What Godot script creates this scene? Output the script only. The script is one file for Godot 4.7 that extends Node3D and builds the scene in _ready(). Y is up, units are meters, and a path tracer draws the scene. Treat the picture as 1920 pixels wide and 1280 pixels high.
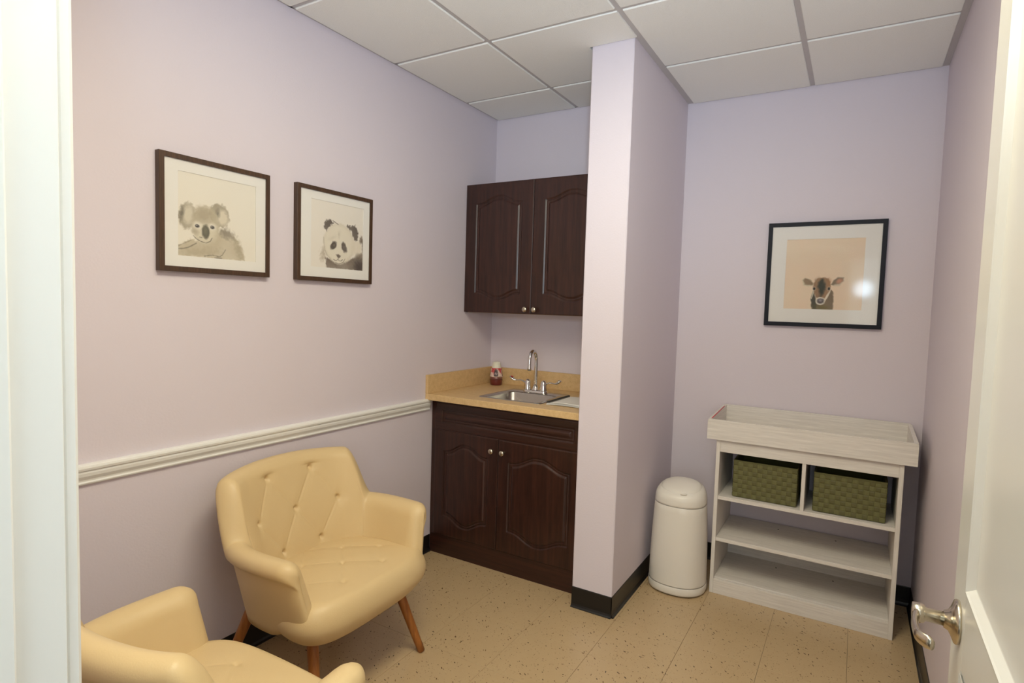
extends Node3D

# ---------------------------------------------------------------- measured layout (metres)
const CEIL := 2.583          # underside of the ceiling tiles
const TILE := 0.6096         # ceiling module
const VCT := 0.3048          # floor tile
const GX := 0.5564           # a ceiling line along z
const GZ := 0.3511           # a ceiling line along x
const XR := 2.340            # right wall
const ZA := -0.219           # back wall of the alcove
const PX0 := 0.947           # partition
const PX1 := 1.145
const PZ := 0.7054
const ZF := 2.900            # front wall, room side
const ZH := 3.030            # front wall, hallway side
const DX0 := 1.335           # door opening
const DX1 := 2.245
const DTOP := 2.055

const ROOM := 2.45            # light energies
const HALL := 0.05
const DAY := 3
const FLASH_UP := 3.75
const FLASH_SPILL := 0.05
const ROOM_COLOR := Color(1.0, 0.97, 0.845)
const HALL_COLOR := Color(0.93, 0.97, 1.0)
const DAY_COLOR := Color(0.93, 0.985, 1.0)
const FLASH_COLOR := Color(0.82, 0.925, 1.0)
const WX0 := 1.90            # hallway window
const WX1 := 3.70
const WY0 := 0.60
const WY1 := 2.20

var mats := {}
var taken := {}
var rng := RandomNumberGenerator.new()

# ---------------------------------------------------------------- naming and nodes
func numbered(called: String) -> String:
	if not taken.has(called):
		taken[called] = 0
		return called
	taken[called] += 1
	return "%s_%03d" % [called, taken[called]]

func thing(called: String, label: String, category: String, at := Vector3.ZERO, turn := 0.0, group := "") -> Node3D:
	var o := Node3D.new()
	o.name = numbered(called)
	add_child(o)
	o.position = at
	o.rotation.y = turn
	o.set_meta("label", label)
	o.set_meta("category", category)
	if group != "":
		o.set_meta("group", group)
	return o

func struct_node(called: String) -> Node3D:
	var o := Node3D.new()
	o.name = numbered(called)
	add_child(o)
	o.set_meta("kind", "structure")
	return o

func new_st() -> SurfaceTool:
	var st := SurfaceTool.new()
	st.begin(Mesh.PRIMITIVE_TRIANGLES)
	return st

func make_mesh(st: SurfaceTool, m: Material) -> ArrayMesh:
	st.generate_normals()
	st.set_material(m)
	return st.commit()

func part(st: SurfaceTool, called: String, m: Material, parent: Node3D) -> MeshInstance3D:
	return part_mesh(make_mesh(st, m), called, parent)

func part_mesh(mesh: Mesh, called: String, parent: Node3D) -> MeshInstance3D:
	var o := MeshInstance3D.new()
	o.mesh = mesh
	o.name = called
	parent.add_child(o, true)
	return o

func structure(st: SurfaceTool, called: String, m: Material, label := "") -> MeshInstance3D:
	var o := part(st, numbered(called), m, self)
	o.set_meta("kind", "structure")
	if label != "":
		o.set_meta("label", label)
	return o

# ---------------------------------------------------------------- shapes
# corners are given counter-clockwise as seen from outside
func tri(st: SurfaceTool, a: Vector3, b: Vector3, c: Vector3, ua := Vector2.ZERO, ub := Vector2.ZERO, uc := Vector2.ZERO) -> void:
	st.set_uv(ua); st.add_vertex(a)
	st.set_uv(uc); st.add_vertex(c)
	st.set_uv(ub); st.add_vertex(b)

func quad(st: SurfaceTool, a: Vector3, b: Vector3, c: Vector3, d: Vector3, ua := Vector2(0, 1), ub := Vector2(1, 1), uc := Vector2(1, 0), ud := Vector2(0, 0)) -> void:
	tri(st, a, b, c, ua, ub, uc)
	tri(st, a, c, d, ua, uc, ud)

func box(st: SurfaceTool, lo: Vector3, hi: Vector3, bev := 0.0) -> void:
	st.set_smooth_group(-1)
	var c := (lo + hi) * 0.5
	var h := (hi - lo) * 0.5
	var b := minf(bev, minf(h.x, minf(h.y, h.z)) * 0.49)
	var axes := [Vector3.RIGHT, Vector3.UP, Vector3.BACK]
	var hs := [h.x, h.y, h.z]
	for i in 3:
		var j := (i + 1) % 3
		var k := (i + 2) % 3
		for s: float in [-1.0, 1.0]:
			var n: Vector3 = axes[i] * hs[i] * s
			var u: Vector3 = axes[j] * (hs[j] - b) * s
			var v: Vector3 = axes[k] * (hs[k] - b)
			quad(st, c + n - u - v, c + n + u - v, c + n + u + v, c + n - u + v)
	if b <= 0.0:
		return
	for i in 3:
		var j := (i + 1) % 3
		var k := (i + 2) % 3
		for sj: float in [-1.0, 1.0]:
			for sk: float in [-1.0, 1.0]:
				var w: Vector3 = axes[i] * (hs[i] - b)
				var pj: Vector3 = axes[j] * hs[j] * sj + axes[k] * (hs[k] - b) * sk
				var pk: Vector3 = axes[j] * (hs[j] - b) * sj + axes[k] * hs[k] * sk
				oquad(st, c, c + pj - w, c + pj + w, c + pk + w, c + pk - w)
	for sx: float in [-1.0, 1.0]:
		for sy: float in [-1.0, 1.0]:
			for sz: float in [-1.0, 1.0]:
				var s3 := Vector3(sx, sy, sz)
				var a := c + Vector3(h.x, h.y - b, h.z - b) * s3
				var d := c + Vector3(h.x - b, h.y, h.z - b) * s3
				var e := c + Vector3(h.x - b, h.y - b, h.z) * s3
				if sx * sy * sz > 0:
					tri(st, a, d, e)
				else:
					tri(st, a, e, d)

# a quad turned so that it faces away from the point `from`
func oquad(st: SurfaceTool, from: Vector3, a: Vector3, b: Vector3, c: Vector3, d: Vector3) -> void:
	if (b - a).cross(c - a).dot((a + c) * 0.5 - from) > 0.0:
		quad(st, a, b, c, d)
	else:
		quad(st, d, c, b, a)

func boxm(lo: Vector3, hi: Vector3, bev := 0.0) -> SurfaceTool:
	var st := new_st()
	box(st, lo, hi, bev)
	return st

# rows of points joined into a skin; rows run counter-clockwise when seen from outside with the next row "above"
func skin(st: SurfaceTool, rows: Array, wrap := true, smooth := 0) -> void:
	st.set_smooth_group(smooth)
	for i in rows.size() - 1:
		var a: PackedVector3Array = rows[i]
		var b: PackedVector3Array = rows[i + 1]
		var n := a.size()
		for j in (n if wrap else n - 1):
			var k := (j + 1) % n
			var u0 := float(j) / n
			var u1 := float(j + 1) / n
			var v0 := 1.0 - float(i) / (rows.size() - 1)
			var v1 := 1.0 - float(i + 1) / (rows.size() - 1)
			if a[j].distance_squared_to(a[k]) > 1e-12:
				tri(st, a[j], a[k], b[k], Vector2(u0, v0), Vector2(u1, v0), Vector2(u1, v1))
			if b[j].distance_squared_to(b[k]) > 1e-12:
				tri(st, a[j], b[k], b[j], Vector2(u0, v0), Vector2(u1, v1), Vector2(u0, v1))

# profile: Vector2(radius, height) from the bottom up, about the y axis
func lathe(st: SurfaceTool, profile: Array, segs := 24, at := Vector3.ZERO, smooth := 0, sx := 1.0, sz := 1.0, power := 2.0) -> void:
	var rows := []
	for p: Vector2 in profile:
		var row := PackedVector3Array()
		for j in segs:
			var t := -TAU * j / segs
			var cs := cos(t)
			var sn := sin(t)
			var x := signf(cs) * pow(absf(cs), 2.0 / power) * p.x * sx
			var z := signf(sn) * pow(absf(sn), 2.0 / power) * p.x * sz
			row.append(at + Vector3(x, p.y, z))
		rows.append(row)
	skin(st, rows, true, smooth)

# a round bar along a path
func tube(st: SurfaceTool, path: Array, radii: Array, segs := 12, flat := 1.0, flat_dir := Vector3.UP) -> void:
	var rows := []
	var n := path.size()
	var side := Vector3.ZERO
	for i in n:
		var p: Vector3 = path[i]
		var d: Vector3 = (path[mini(i + 1, n - 1)] - path[maxi(i - 1, 0)])
		d = d.normalized()
		if side == Vector3.ZERO:
			var ref := flat_dir if absf(d.dot(flat_dir)) < 0.95 else Vector3.RIGHT
			side = d.cross(ref).normalized()
		side = (side - d * side.dot(d)).normalized()
		var up := side.cross(d).normalized()
		var r: float = radii[mini(i, radii.size() - 1)]
		var row := PackedVector3Array()
		for j in segs:
			var t := TAU * j / segs
			row.append(p + side * cos(t) * r + up * sin(t) * r * flat)
		rows.append(row)
	var cap0 := PackedVector3Array()
	var cap1 := PackedVector3Array()
	for j in segs:
		cap0.append(path[0])
		cap1.append(path[n - 1])
	rows.push_front(cap0)
	rows.push_back(cap1)
	# side x up = d with t counter-clockwise about -d, so turn the rows round
	for row_i in rows.size():
		var row: PackedVector3Array = rows[row_i]
		row.reverse()
		rows[row_i] = row
	skin(st, rows, true, 0)

# a profile in the plane (out, up) swept straight from a to b; `out` is the direction away from the wall
func sweep(st: SurfaceTool, profile: Array, a: Vector3, b: Vector3, out: Vector3, smooth := -1) -> void:
	st.set_smooth_group(smooth)
	var n := profile.size()
	var mid := Vector2.ZERO
	for p: Vector2 in profile:
		mid += p / n
	var along := (b - a).normalized()
	var hand := along.dot(out.cross(Vector3.UP)) > 0.0
	for i in n:
		var p: Vector2 = profile[i]
		var q: Vector2 = profile[(i + 1) % n]
		var p0 := a + out * p.x + Vector3.UP * p.y
		var q0 := a + out * q.x + Vector3.UP * q.y
		var p1 := b + out * p.x + Vector3.UP * p.y
		var q1 := b + out * q.x + Vector3.UP * q.y
		if hand == (signed_area(profile) < 0):
			quad(st, p1, q1, q0, p0)
		else:
			quad(st, p0, q0, q1, p1)
	# ends
	st.set_smooth_group(-1)
	var pts := PackedVector2Array()
	for p: Vector2 in profile:
		pts.append(p)
	var ids := Geometry2D.triangulate_polygon(pts)
	for k in range(0, ids.size(), 3):
		for e in 2:
			var base := a if e == 0 else b
			var want := -along if e == 0 else along
			var v := []
			for j in 3:
				var p: Vector2 = pts[ids[k + j]]
				v.append(base + out * p.x + Vector3.UP * p.y)
			if (v[1] - v[0]).cross(v[2] - v[0]).dot(want) > 0:
				tri(st, v[0], v[1], v[2])
			else:
				tri(st, v[0], v[2], v[1])

func signed_area(profile: Array) -> float:
	var s := 0.0
	for i in profile.size():
		var p: Vector2 = profile[i]
		var q: Vector2 = profile[(i + 1) % profile.size()]
		s += p.x * q.y - q.x * p.y
	return s

# ---------------------------------------------------------------- materials
func mat(called: String, c: Color, rough := 0.6, metal := 0.0, spec := 0.5) -> StandardMaterial3D:
	var m := StandardMaterial3D.new()
	m.resource_name = called
	m.albedo_color = c
	m.roughness = rough
	m.metallic = metal
	m.metallic_specular = spec
	mats[called] = m
	return m

func tex(img: Image) -> ImageTexture:
	return ImageTexture.create_from_image(img)

func noise_img(w: int, h: int, freq: float, octaves := 3, sd := 1) -> Image:
	var n := FastNoiseLite.new()
	n.seed = sd
	n.noise_type = FastNoiseLite.TYPE_SIMPLEX_SMOOTH
	n.frequency = freq
	n.fractal_octaves = octaves
	return n.get_seamless_image(w, h)

# colours between a and b by one or two grey images
func ramp(g: Image, a: Color, b: Color, g2: Image = null, share := 0.5) -> Image:
	var w := g.get_width()
	var h := g.get_height()
	var d := g.get_data()
	var d2 := g2.get_data() if g2 else d
	var o := PackedByteArray()
	o.resize(w * h * 3)
	for i in w * h:
		var t := (d[i] * (1.0 - share) + d2[i] * share) / 255.0
		o[i * 3] = int(255.0 * lerpf(a.r, b.r, t))
		o[i * 3 + 1] = int(255.0 * lerpf(a.g, b.g, t))
		o[i * 3 + 2] = int(255.0 * lerpf(a.b, b.b, t))
	return Image.create_from_data(w, h, false, Image.FORMAT_RGB8, o)

func grain(w: int, h: int, along_x: bool, sd: int, freq := 0.03, stretch := 24) -> Image:
	var n: Image
	if along_x:
		n = noise_img(maxi(8, w / stretch), h, freq, 4, sd)
	else:
		n = noise_img(w, maxi(8, h / stretch), freq, 4, sd)
	n.convert(Image.FORMAT_L8)
	n.resize(w, h, Image.INTERPOLATE_CUBIC)
	return n

func triplanar(m: StandardMaterial3D, per_metre: float, world := false) -> void:
	m.uv1_triplanar = true
	m.uv1_world_triplanar = world
	m.uv1_scale = Vector3.ONE * per_metre
	m.uv1_triplanar_sharpness = 8.0

func bump(m: StandardMaterial3D, img: Image, scale_cm: float) -> void:
	m.heightmap_enabled = true
	m.heightmap_texture = tex(img)
	m.heightmap_scale = scale_cm

func make_materials() -> void:
	var peel := noise_img(256, 256, 0.09, 2, 11)
	peel.convert(Image.FORMAT_L8)
	var wall := mat("lavender_wall_paint", Color8(221, 211, 219), 0.55, 0.0, 0.4)
	triplanar(wall, 4.0, true)
	bump(wall, peel, 0.02)
	mat("white_trim_paint", Color8(238, 237, 233), 0.35)
	mat("cream_door_paint", Color8(214, 212, 207), 0.28)
	mat("hall_wall_paint", Color8(226, 224, 220), 0.6)
	mat("black_vinyl", Color8(20, 18, 18), 0.35)
	# ceiling tile
	var fine := noise_img(512, 512, 0.16, 2, 5)
	fine.convert(Image.FORMAT_L8)
	var tilem := mat("mineral_ceiling_tile", Color8(255, 255, 255), 0.95, 0.0, 0.2)
	tilem.albedo_texture = tex(ramp(fine, Color8(243, 241, 235), Color8(251, 249, 244)))
	triplanar(tilem, 2.5, true)
	bump(tilem, fine, 0.06)
	mat("ceiling_grid_metal", Color8(196, 190, 188), 0.5)
	mat("light_frame_metal", Color8(236, 236, 234), 0.4)
	var diff := mat("light_diffuser", Color8(255, 252, 244), 0.5)
	diff.emission_enabled = true
	diff.emission = ROOM_COLOR
	diff.emission_energy_multiplier = 1.2 * ROOM
	var diffh := mat("hall_light_diffuser", Color8(255, 255, 255), 0.5)
	diffh.emission_enabled = true
	diffh.emission = Color(0.95, 0.98, 1.0)
	diffh.emission_energy_multiplier = 1.2 * HALL
	var day := mat("window_daylight", Color8(240, 240, 240), 0.3)
	day.emission_enabled = true
	day.emission = DAY_COLOR
	day.emission_energy_multiplier = 0.15 * DAY
	var fd := mat("flash_diffuser", Color8(250, 250, 250), 0.5)
	fd.emission_enabled = true
	fd.emission = Color(0.93, 0.98, 1.0)
	fd.emission_energy_multiplier = 0.8
	# floor
	var fl := mat("vinyl_composition_tile", Color8(255, 255, 255), 0.27, 0.0, 0.5)
	fl.albedo_texture = tex(vct_image())
	mat("subfloor", Color8(92, 76, 56), 0.8)
	# espresso wood
	var dw := mat("espresso_woodgrain", Color8(255, 255, 255), 0.33, 0.0, 0.5)
	dw.albedo_texture = tex(ramp(grain(512, 512, false, 21, 0.035), Color8(36, 18, 14), Color8(74, 41, 31), grain(512, 512, false, 22, 0.12, 16), 0.4))
	triplanar(dw, 2.0)
	var dwh := mat("espresso_woodgrain_across", Color8(255, 255, 255), 0.33, 0.0, 0.5)
	dwh.albedo_texture = tex(ramp(grain(512, 512, true, 23, 0.035), Color8(36, 18, 14), Color8(70, 38, 29), grain(512, 512, true, 24, 0.12, 16), 0.4))
	triplanar(dwh, 2.0)
	mat("maple_melamine", Color8(176, 146, 118), 0.5)
	# whitewashed oak
	var ow := mat("whitewashed_oak", Color8(255, 255, 255), 0.5)
	ow.albedo_texture = tex(ramp(grain(512, 512, true, 31, 0.05), Color8(208, 201, 194), Color8(240, 234, 227), grain(512, 512, true, 32, 0.15, 20), 0.45))
	triplanar(ow, 2.4)
	var owv := mat("whitewashed_oak_upright", Color8(255, 255, 255), 0.5)
	owv.albedo_texture = tex(ramp(grain(512, 512, false, 33, 0.05), Color8(208, 201, 194), Color8(240, 234, 227), grain(512, 512, false, 34, 0.15, 20), 0.45))
	triplanar(owv, 2.4)
	# laminate worktop
	var lam_a := noise_img(512, 512, 0.11, 3, 41)
	lam_a.convert(Image.FORMAT_L8)
	var lam_b := noise_img(512, 512, 0.02, 3, 42)
	lam_b.convert(Image.FORMAT_L8)
	var lam := mat("tan_laminate", Color8(255, 255, 255), 0.38)
	lam.albedo_texture = tex(ramp(lam_a, Color8(198, 162, 112), Color8(238, 206, 156), lam_b, 0.4))
	triplanar(lam, 3.0)
	# upholstery
	var lea := noise_img(256, 256, 0.12, 3, 51)
	lea.convert(Image.FORMAT_L8)
	var cream := mat("cream_leatherette", Color8(214, 187, 140), 0.42, 0.0, 0.45)
	triplanar(cream, 7.0)
	bump(cream, lea, 0.015)
	mat("seam_thread", Color8(214, 188, 138), 0.6)
	var leg := mat("varnished_beech", Color8(255, 255, 255), 0.35)
	leg.albedo_texture = tex(ramp(grain(256, 256, false, 61, 0.06, 16), Color8(134, 78, 30), Color8(176, 112, 52)))
	triplanar(leg, 5.0)
	mat("black_metal", Color8(24, 23, 22), 0.45, 0.6)
	mat("chrome", Color8(226, 226, 224), 0.07, 1.0)
	var st := mat("brushed_steel", Color8(186, 182, 174), 0.26, 1.0)
	st.anisotropy_enabled = false
	mat("satin_nickel", Color8(198, 188, 170), 0.22, 1.0)
	mat("white_plastic", Color8(232, 226, 216), 0.3)
	mat("dark_seam", Color8(96, 90, 84), 0.6)
	mat("grey_foot", Color8(70, 62, 66), 0.6)
	# frames and art
	var fr := mat("walnut_frame", Color8(255, 255, 255), 0.45)
	fr.albedo_texture = tex(ramp(grain(256, 256, false, 71, 0.08, 16), Color8(58, 40, 26), Color8(88, 62, 42)))
	triplanar(fr, 6.0)
	mat("navy_black_frame", Color8(18, 20, 32), 0.5, 0.0, 0.35)
	mat("mat_board", Color8(230, 227, 222), 0.9, 0.0, 0.2)
	mat("backing_board", Color8(120, 100, 80), 0.9)
	var gl := mat("picture_glass", Color(1, 1, 1, 0.03), 0.06)
	gl.transparency = BaseMaterial3D.TRANSPARENCY_ALPHA
	gl.metallic_specular = 0.3
	# baskets
	mat("olive_strip", Color8(106, 104, 62), 0.6)
	mat("dark_olive_strip", Color8(92, 89, 50), 0.6)
	mat("basket_lining", Color8(106, 104, 62), 0.9)
	# small things
	mat("white_cap", Color8(236, 232, 214), 0.4)
	var gel := mat("red_gel", Color8(104, 26, 24), 0.15)
	gel.clearcoat_enabled = true
	mat("paper", Color8(240, 236, 230), 0.8)
	mat("black_coil", Color8(18, 18, 18), 0.4)
	mat("red_mark", Color8(206, 60, 56), 0.5)
	mat("blue_mark", Color8(90, 112, 140), 0.5)
	mat("red_strap", Color8(196, 60, 70), 0.6)
	mat("screw_dark", Color8(40, 36, 32), 0.5)

# speckled floor tile: three by three tiles, chips of a few colours drawn along one direction
func vct_image() -> Image:
	var w := 1024
	var n := noise_img(w, w, 0.012, 4, 81)
	n.convert(Image.FORMAT_L8)
	var f := noise_img(w, w, 0.2, 2, 82)
	f.convert(Image.FORMAT_L8)
	var img := ramp(n, Color8(187, 160, 122), Color8(195, 169, 131), f, 0.75)
	var r := RandomNumberGenerator.new()
	r.seed = 83
	var cols := [Color8(78, 54, 36), Color8(58, 40, 28), Color8(104, 76, 50), Color8(140, 110, 78), Color8(150, 118, 84), Color8(214, 192, 156)]
	for i in 2600:
		var c: Color = cols[r.randi_range(0, 5)]
		var big := r.randf()
		var ln := 2.6 + 6.0 * big * big
		var wd := 1.3 + 1.4 * r.randf()
		if i <= 380:
			c = cols[r.randi_range(0, 2)]
		else:
			ln = 1.2 + 2.0 * r.randf()
			wd = 0.8 + 0.6 * r.randf()
			c = c.lerp(Color8(186, 160, 124), 0.35)
		var cx := r.randf() * w
		var cy := r.randf() * w
		var ang := 0.55 + r.randf_range(-0.5, 0.5)
		var dx := cos(ang)
		var dy := sin(ang)
		var e := int(ceil(ln)) + 2
		for y in range(-e, e + 1):
			for x in range(-e, e + 1):
				var u := absf(x * dx + y * dy) / ln
				var v := absf(-x * dy + y * dx) / wd
				var k := clampf(1.6 - (u * u + v * v) * 1.3, 0.0, 1.0)
				if k > 0.0:
					var px := posmod(int(cx) + x, w)
					var py := posmod(int(cy) + y, w)
					img.set_pixel(px, py, img.get_pixel(px, py).lerp(c, k))
	return img

# ---------------------------------------------------------------- painting of the three prints
var brush := FastNoiseLite.new()

func inside_poly(p: Vector2, poly: PackedVector2Array) -> float:
	# signed distance to the outline, positive inside
	var d := 1e9
	var n := poly.size()
	for i in n:
		var a := poly[i]
		var b := poly[(i + 1) % n]
		d = minf(d, p.distance_to(Geometry2D.get_closest_point_to_segment(p, a, b)))
	return d if Geometry2D.is_point_in_polygon(p, poly) else -d

func paint_poly(img: Image, pts: Array, c: Color, soft := 0.01, alpha := 1.0, rough := 0.012, wash := 0.25) -> void:
	var poly := PackedVector2Array()
	var lo := Vector2(9, 9)
	var hi := Vector2(-9, -9)
	for p: Vector2 in pts:
		poly.append(p)
		lo = lo.min(p)
		hi = hi.max(p)
	paint(img, lo, hi, func(p: Vector2) -> float: return inside_poly(p, poly), c, soft, alpha, rough, wash)

func paint_oval(img: Image, at: Vector2, rx: float, ry: float, turn: float, c: Color, soft := 0.01, alpha := 1.0, rough := 0.012, wash := 0.25) -> void:
	var r := maxf(rx, ry)
	var f := func(p: Vector2) -> float:
		var q := (p - at).rotated(-turn)
		return (1.0 - Vector2(q.x / rx, q.y / ry).length()) * minf(rx, ry)
	paint(img, at - Vector2(r, r), at + Vector2(r, r), f, c, soft, alpha, rough, wash)

func paint_line(img: Image, pts: Array, wd: float, c: Color, alpha := 1.0) -> void:
	var lo := Vector2(9, 9)
	var hi := Vector2(-9, -9)
	for p: Vector2 in pts:
		lo = lo.min(p)
		hi = hi.max(p)
	var f := func(p: Vector2) -> float:
		var d := 1e9
		for i in pts.size() - 1:
			d = minf(d, p.distance_to(Geometry2D.get_closest_point_to_segment(p, pts[i], pts[i + 1])))
		return wd - d
	paint(img, lo - Vector2(wd, wd), hi + Vector2(wd, wd), f, c, wd * 0.8, alpha, 0.003, 0.2)

func paint(img: Image, lo: Vector2, hi: Vector2, field: Callable, c: Color, soft: float, alpha: float, rough: float, wash: float) -> void:
	var w := img.get_width()
	var h := img.get_height()
	var m := soft + rough
	for y in range(maxi(0, int((lo.y - m) * h)), mini(h, int((hi.y + m) * h) + 1)):
		for x in range(maxi(0, int((lo.x - m) * w)), mini(w, int((hi.x + m) * w) + 1)):
			var p := Vector2((x + 0.5) / w, (y + 0.5) / h)
			var d: float = field.call(p) + rough * brush.get_noise_2d(p.x * 900.0, p.y * 900.0)
			var k := clampf(d / soft * 0.5 + 0.5, 0.0, 1.0) * alpha
			if k > 0.0:
				k *= 1.0 - wash * (0.5 + 0.5 * brush.get_noise_2d(p.x * 130.0 + 50.0, p.y * 130.0))
				img.set_pixel(x, y, img.get_pixel(x, y).lerp(c, k))

func V(a: Array) -> Array:
	var o := []
	for i in range(0, a.size(), 2):
		o.append(Vector2(a[i], a[i + 1]))
	return o

func koala_print() -> Image:
	var img := Image.create_empty(320, 320, false, Image.FORMAT_RGB8)
	img.fill(Color8(229, 223, 211))
	var g := Color8(150, 140, 120)
	var l := Color8(196, 186, 164)
	var dk := Color8(96, 92, 84)
	paint_poly(img, V([.0, .886, .159, .786, .343, .815, .527, .625, .641, .643, .763, .767, .821, .896, .842, .991, .532, .998, .301, .993, .131, .995, .0, .997]), Color8(184, 172, 148), 0.012, 0.9, 0.02, 0.4)
	paint_oval(img, Vector2(.60, .675), .10, .055, .35, Color8(128, 120, 108), 0.03, 0.75, 0.03)
	paint_oval(img, Vector2(.76, .86), .04, .13, -.3, Color8(160, 150, 128), 0.03, 0.6, 0.03)
	paint_oval(img, Vector2(.28, .93), .20, .05, -.1, Color8(164, 152, 128), 0.04, 0.5, 0.04)
	paint_oval(img, Vector2(.115, .515), .100, .155, .12, g, 0.012, 0.85, 0.016, 0.35)
	paint_oval(img, Vector2(.130, .50), .062, .105, .1, Color8(214, 206, 188), 0.02, 0.95, 0.012, 0.15)
	paint_oval(img, Vector2(.052, .50), .025, .06, .2, dk, 0.02, 0.7, 0.02)
	paint_oval(img, Vector2(.51, .455), .120, .145, -.3, g, 0.012, 0.85, 0.022, 0.35)
	paint_oval(img, Vector2(.540, .478), .072, .092, -.3, Color8(220, 211, 192), 0.02, 0.95, 0.015, 0.15)
	paint_oval(img, Vector2(.485, .44), .022, .045, .1, dk, 0.02, 0.7, 0.01)
	paint_oval(img, Vector2(.335, .60), .175, .225, .05, Color8(190, 180, 158), 0.014, 0.95, 0.014, 0.3)
	paint_oval(img, Vector2(.31, .47), .11, .09, .0, Color8(160, 148, 126), 0.04, 0.7, 0.02)
	paint_oval(img, Vector2(.33, .70), .14, .11, .0, Color8(216, 208, 188), 0.03, 0.8, 0.02)
	paint_oval(img, Vector2(.235, .615), .05, .04, .1, Color8(229, 223, 211), 0.02, 0.9, 0.01)
	paint_oval(img, Vector2(.42, .61), .045, .04, .0, Color8(229, 223, 211), 0.02, 0.9, 0.01)
	paint_oval(img, Vector2(.205, .69), .04, .03, .5, Color8(158, 148, 130), 0.02, 0.6, 0.01)
	for e in [Vector2(.233, .622), Vector2(.417, .614)]:
		paint_oval(img, e, .024, .019, .0, Color8(58, 56, 58), 0.008, 1.0, 0.004, 0.1)
		paint_oval(img, e + Vector2(-.005, -.005), .006, .005, .0, Color8(220, 214, 204), 0.004, 1.0, 0.0, 0.0)
	paint_oval(img, Vector2(.334, .679), .046, .083, .0, Color8(84, 82, 72), 0.01, 0.95, 0.006, 0.15)
	paint_oval(img, Vector2(.330, .67), .022, .055, .0, Color8(132, 130, 112), 0.02, 0.7, 0.01)
	paint_line(img, V([.185, .741, .22, .775, .269, .800, .336, .815, .39, .79, .415, .745]), .0045, dk, 0.7)
	paint_line(img, V([.262, .752, .29, .755]), .006, dk, 0.6)
	paint_line(img, V([.0, .917, .07, .908, .13, .887, .223, .828]), .006, dk, 0.6)
	paint_line(img, V([.321, .975, .42, .955, .508, .967, .545, .94, .584, .873]), .005, dk, 0.6)
	paint_line(img, V([.45, .985, .53, .985]), .010, dk, 0.5)
	paint_line(img, V([.003, .886, .159, .80]), .006, Color8(140, 130, 112), 0.6)
	return img

func panda_print() -> Image:
	var img := Image.create_empty(320, 320, false, Image.FORMAT_RGB8)
	img.fill(Color8(229, 222, 212))
	var dk := Color8(74, 64, 58)
	paint_poly(img, V([.268, .841, .363, .857, .449, .9, .528, .912, .618, .876, .69, .864, .849, .781, .856, .718, .971, .717, 1.02, .718, 1.02, .998, .287, .997]), Color8(98, 84, 72), 0.014, 0.95, 0.02, 0.45)
	paint_oval(img, Vector2(.95, .92), .12, .10, .3, Color8(62, 52, 50), 0.05, 0.7, 0.04)
	paint_oval(img, Vector2(.23, .79), .045, .09, .2, Color8(160, 146, 124), 0.03, 0.6, 0.04)
	paint_oval(img, Vector2(.53, .61), .295, .305, .0, Color8(206, 196, 176), 0.02, 0.9, 0.02, 0.2)
	paint_oval(img, Vector2(.52, .61), .275, .285, .0, Color8(226, 218, 202), 0.03, 0.95, 0.02, 0.2)
	paint_oval(img, Vector2(.86, .64), .12, .12, .0, Color8(220, 210, 192), 0.03, 0.9, 0.02)
	paint_poly(img, V([.24, .391, .255, .32, .29, .281, .356, .265, .418, .315, .332, .372, .282, .447]), dk, 0.012, 0.95, 0.02, 0.3)
	paint_line(img, V([.40, .275, .50, .318]), .006, dk, 0.7)
	paint_poly(img, V([.682, .303, .76, .31, .831, .292, .9, .401, .883, .511, .836, .538, .79, .46, .758, .388, .685, .352]), dk, 0.012, 0.95, 0.025, 0.3)
	paint_oval(img, Vector2(.965, .51), .035, .05, .0, Color8(104, 90, 78), 0.015, 0.9, 0.02)
	paint_poly(img, V([.975, .55, 1.01, .53, 1.01, .72, .985, .70]), Color8(104, 90, 78), 0.012, 0.9, 0.01)
	paint_oval(img, Vector2(.418, .645), .046, .072, .62, dk, 0.010, 0.95, 0.010, 0.25)
	paint_oval(img, Vector2(.622, .66), .045, .082, -.38, dk, 0.010, 0.95, 0.010, 0.25)
	paint_oval(img, Vector2(.43, .64), .018, .022, .3, Color8(120, 108, 100), 0.008, 0.8, 0.004)
	paint_oval(img, Vector2(.615, .65), .018, .022, .0, Color8(120, 108, 100), 0.008, 0.8, 0.004)
	paint_poly(img, V([.463, .779, .51, .775, .562, .792, .535, .822, .509, .832, .485, .81]), Color8(96, 84, 76), 0.008, 0.95, 0.006)
	paint_line(img, V([.423, .855, .445, .872, .475, .872, .502, .850, .508, .83]), .005, dk, 0.85)
	paint_line(img, V([.502, .850, .525, .870, .56, .872, .591, .848]), .005, dk, 0.85)
	paint_oval(img, Vector2(.51, .89), .06, .03, .0, Color8(226, 218, 202), 0.02, 0.9, 0.01)
	paint_line(img, V([.455, .905, .528, .918, .60, .89, .64, .83]), .004, dk, 0.6)
	paint_oval(img, Vector2(.52, .47), .02, .04, .1, Color8(196, 186, 168), 0.02, 0.7, 0.02)
	paint_oval(img, Vector2(.38, .54), .06, .02, -.4, Color8(204, 194, 176), 0.02, 0.6, 0.02)
	paint_line(img, V([.235, .55, .24, .63, .26, .73, .30, .80, .36, .85]), .006, Color8(160, 148, 130), 0.5)
	return img

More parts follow.
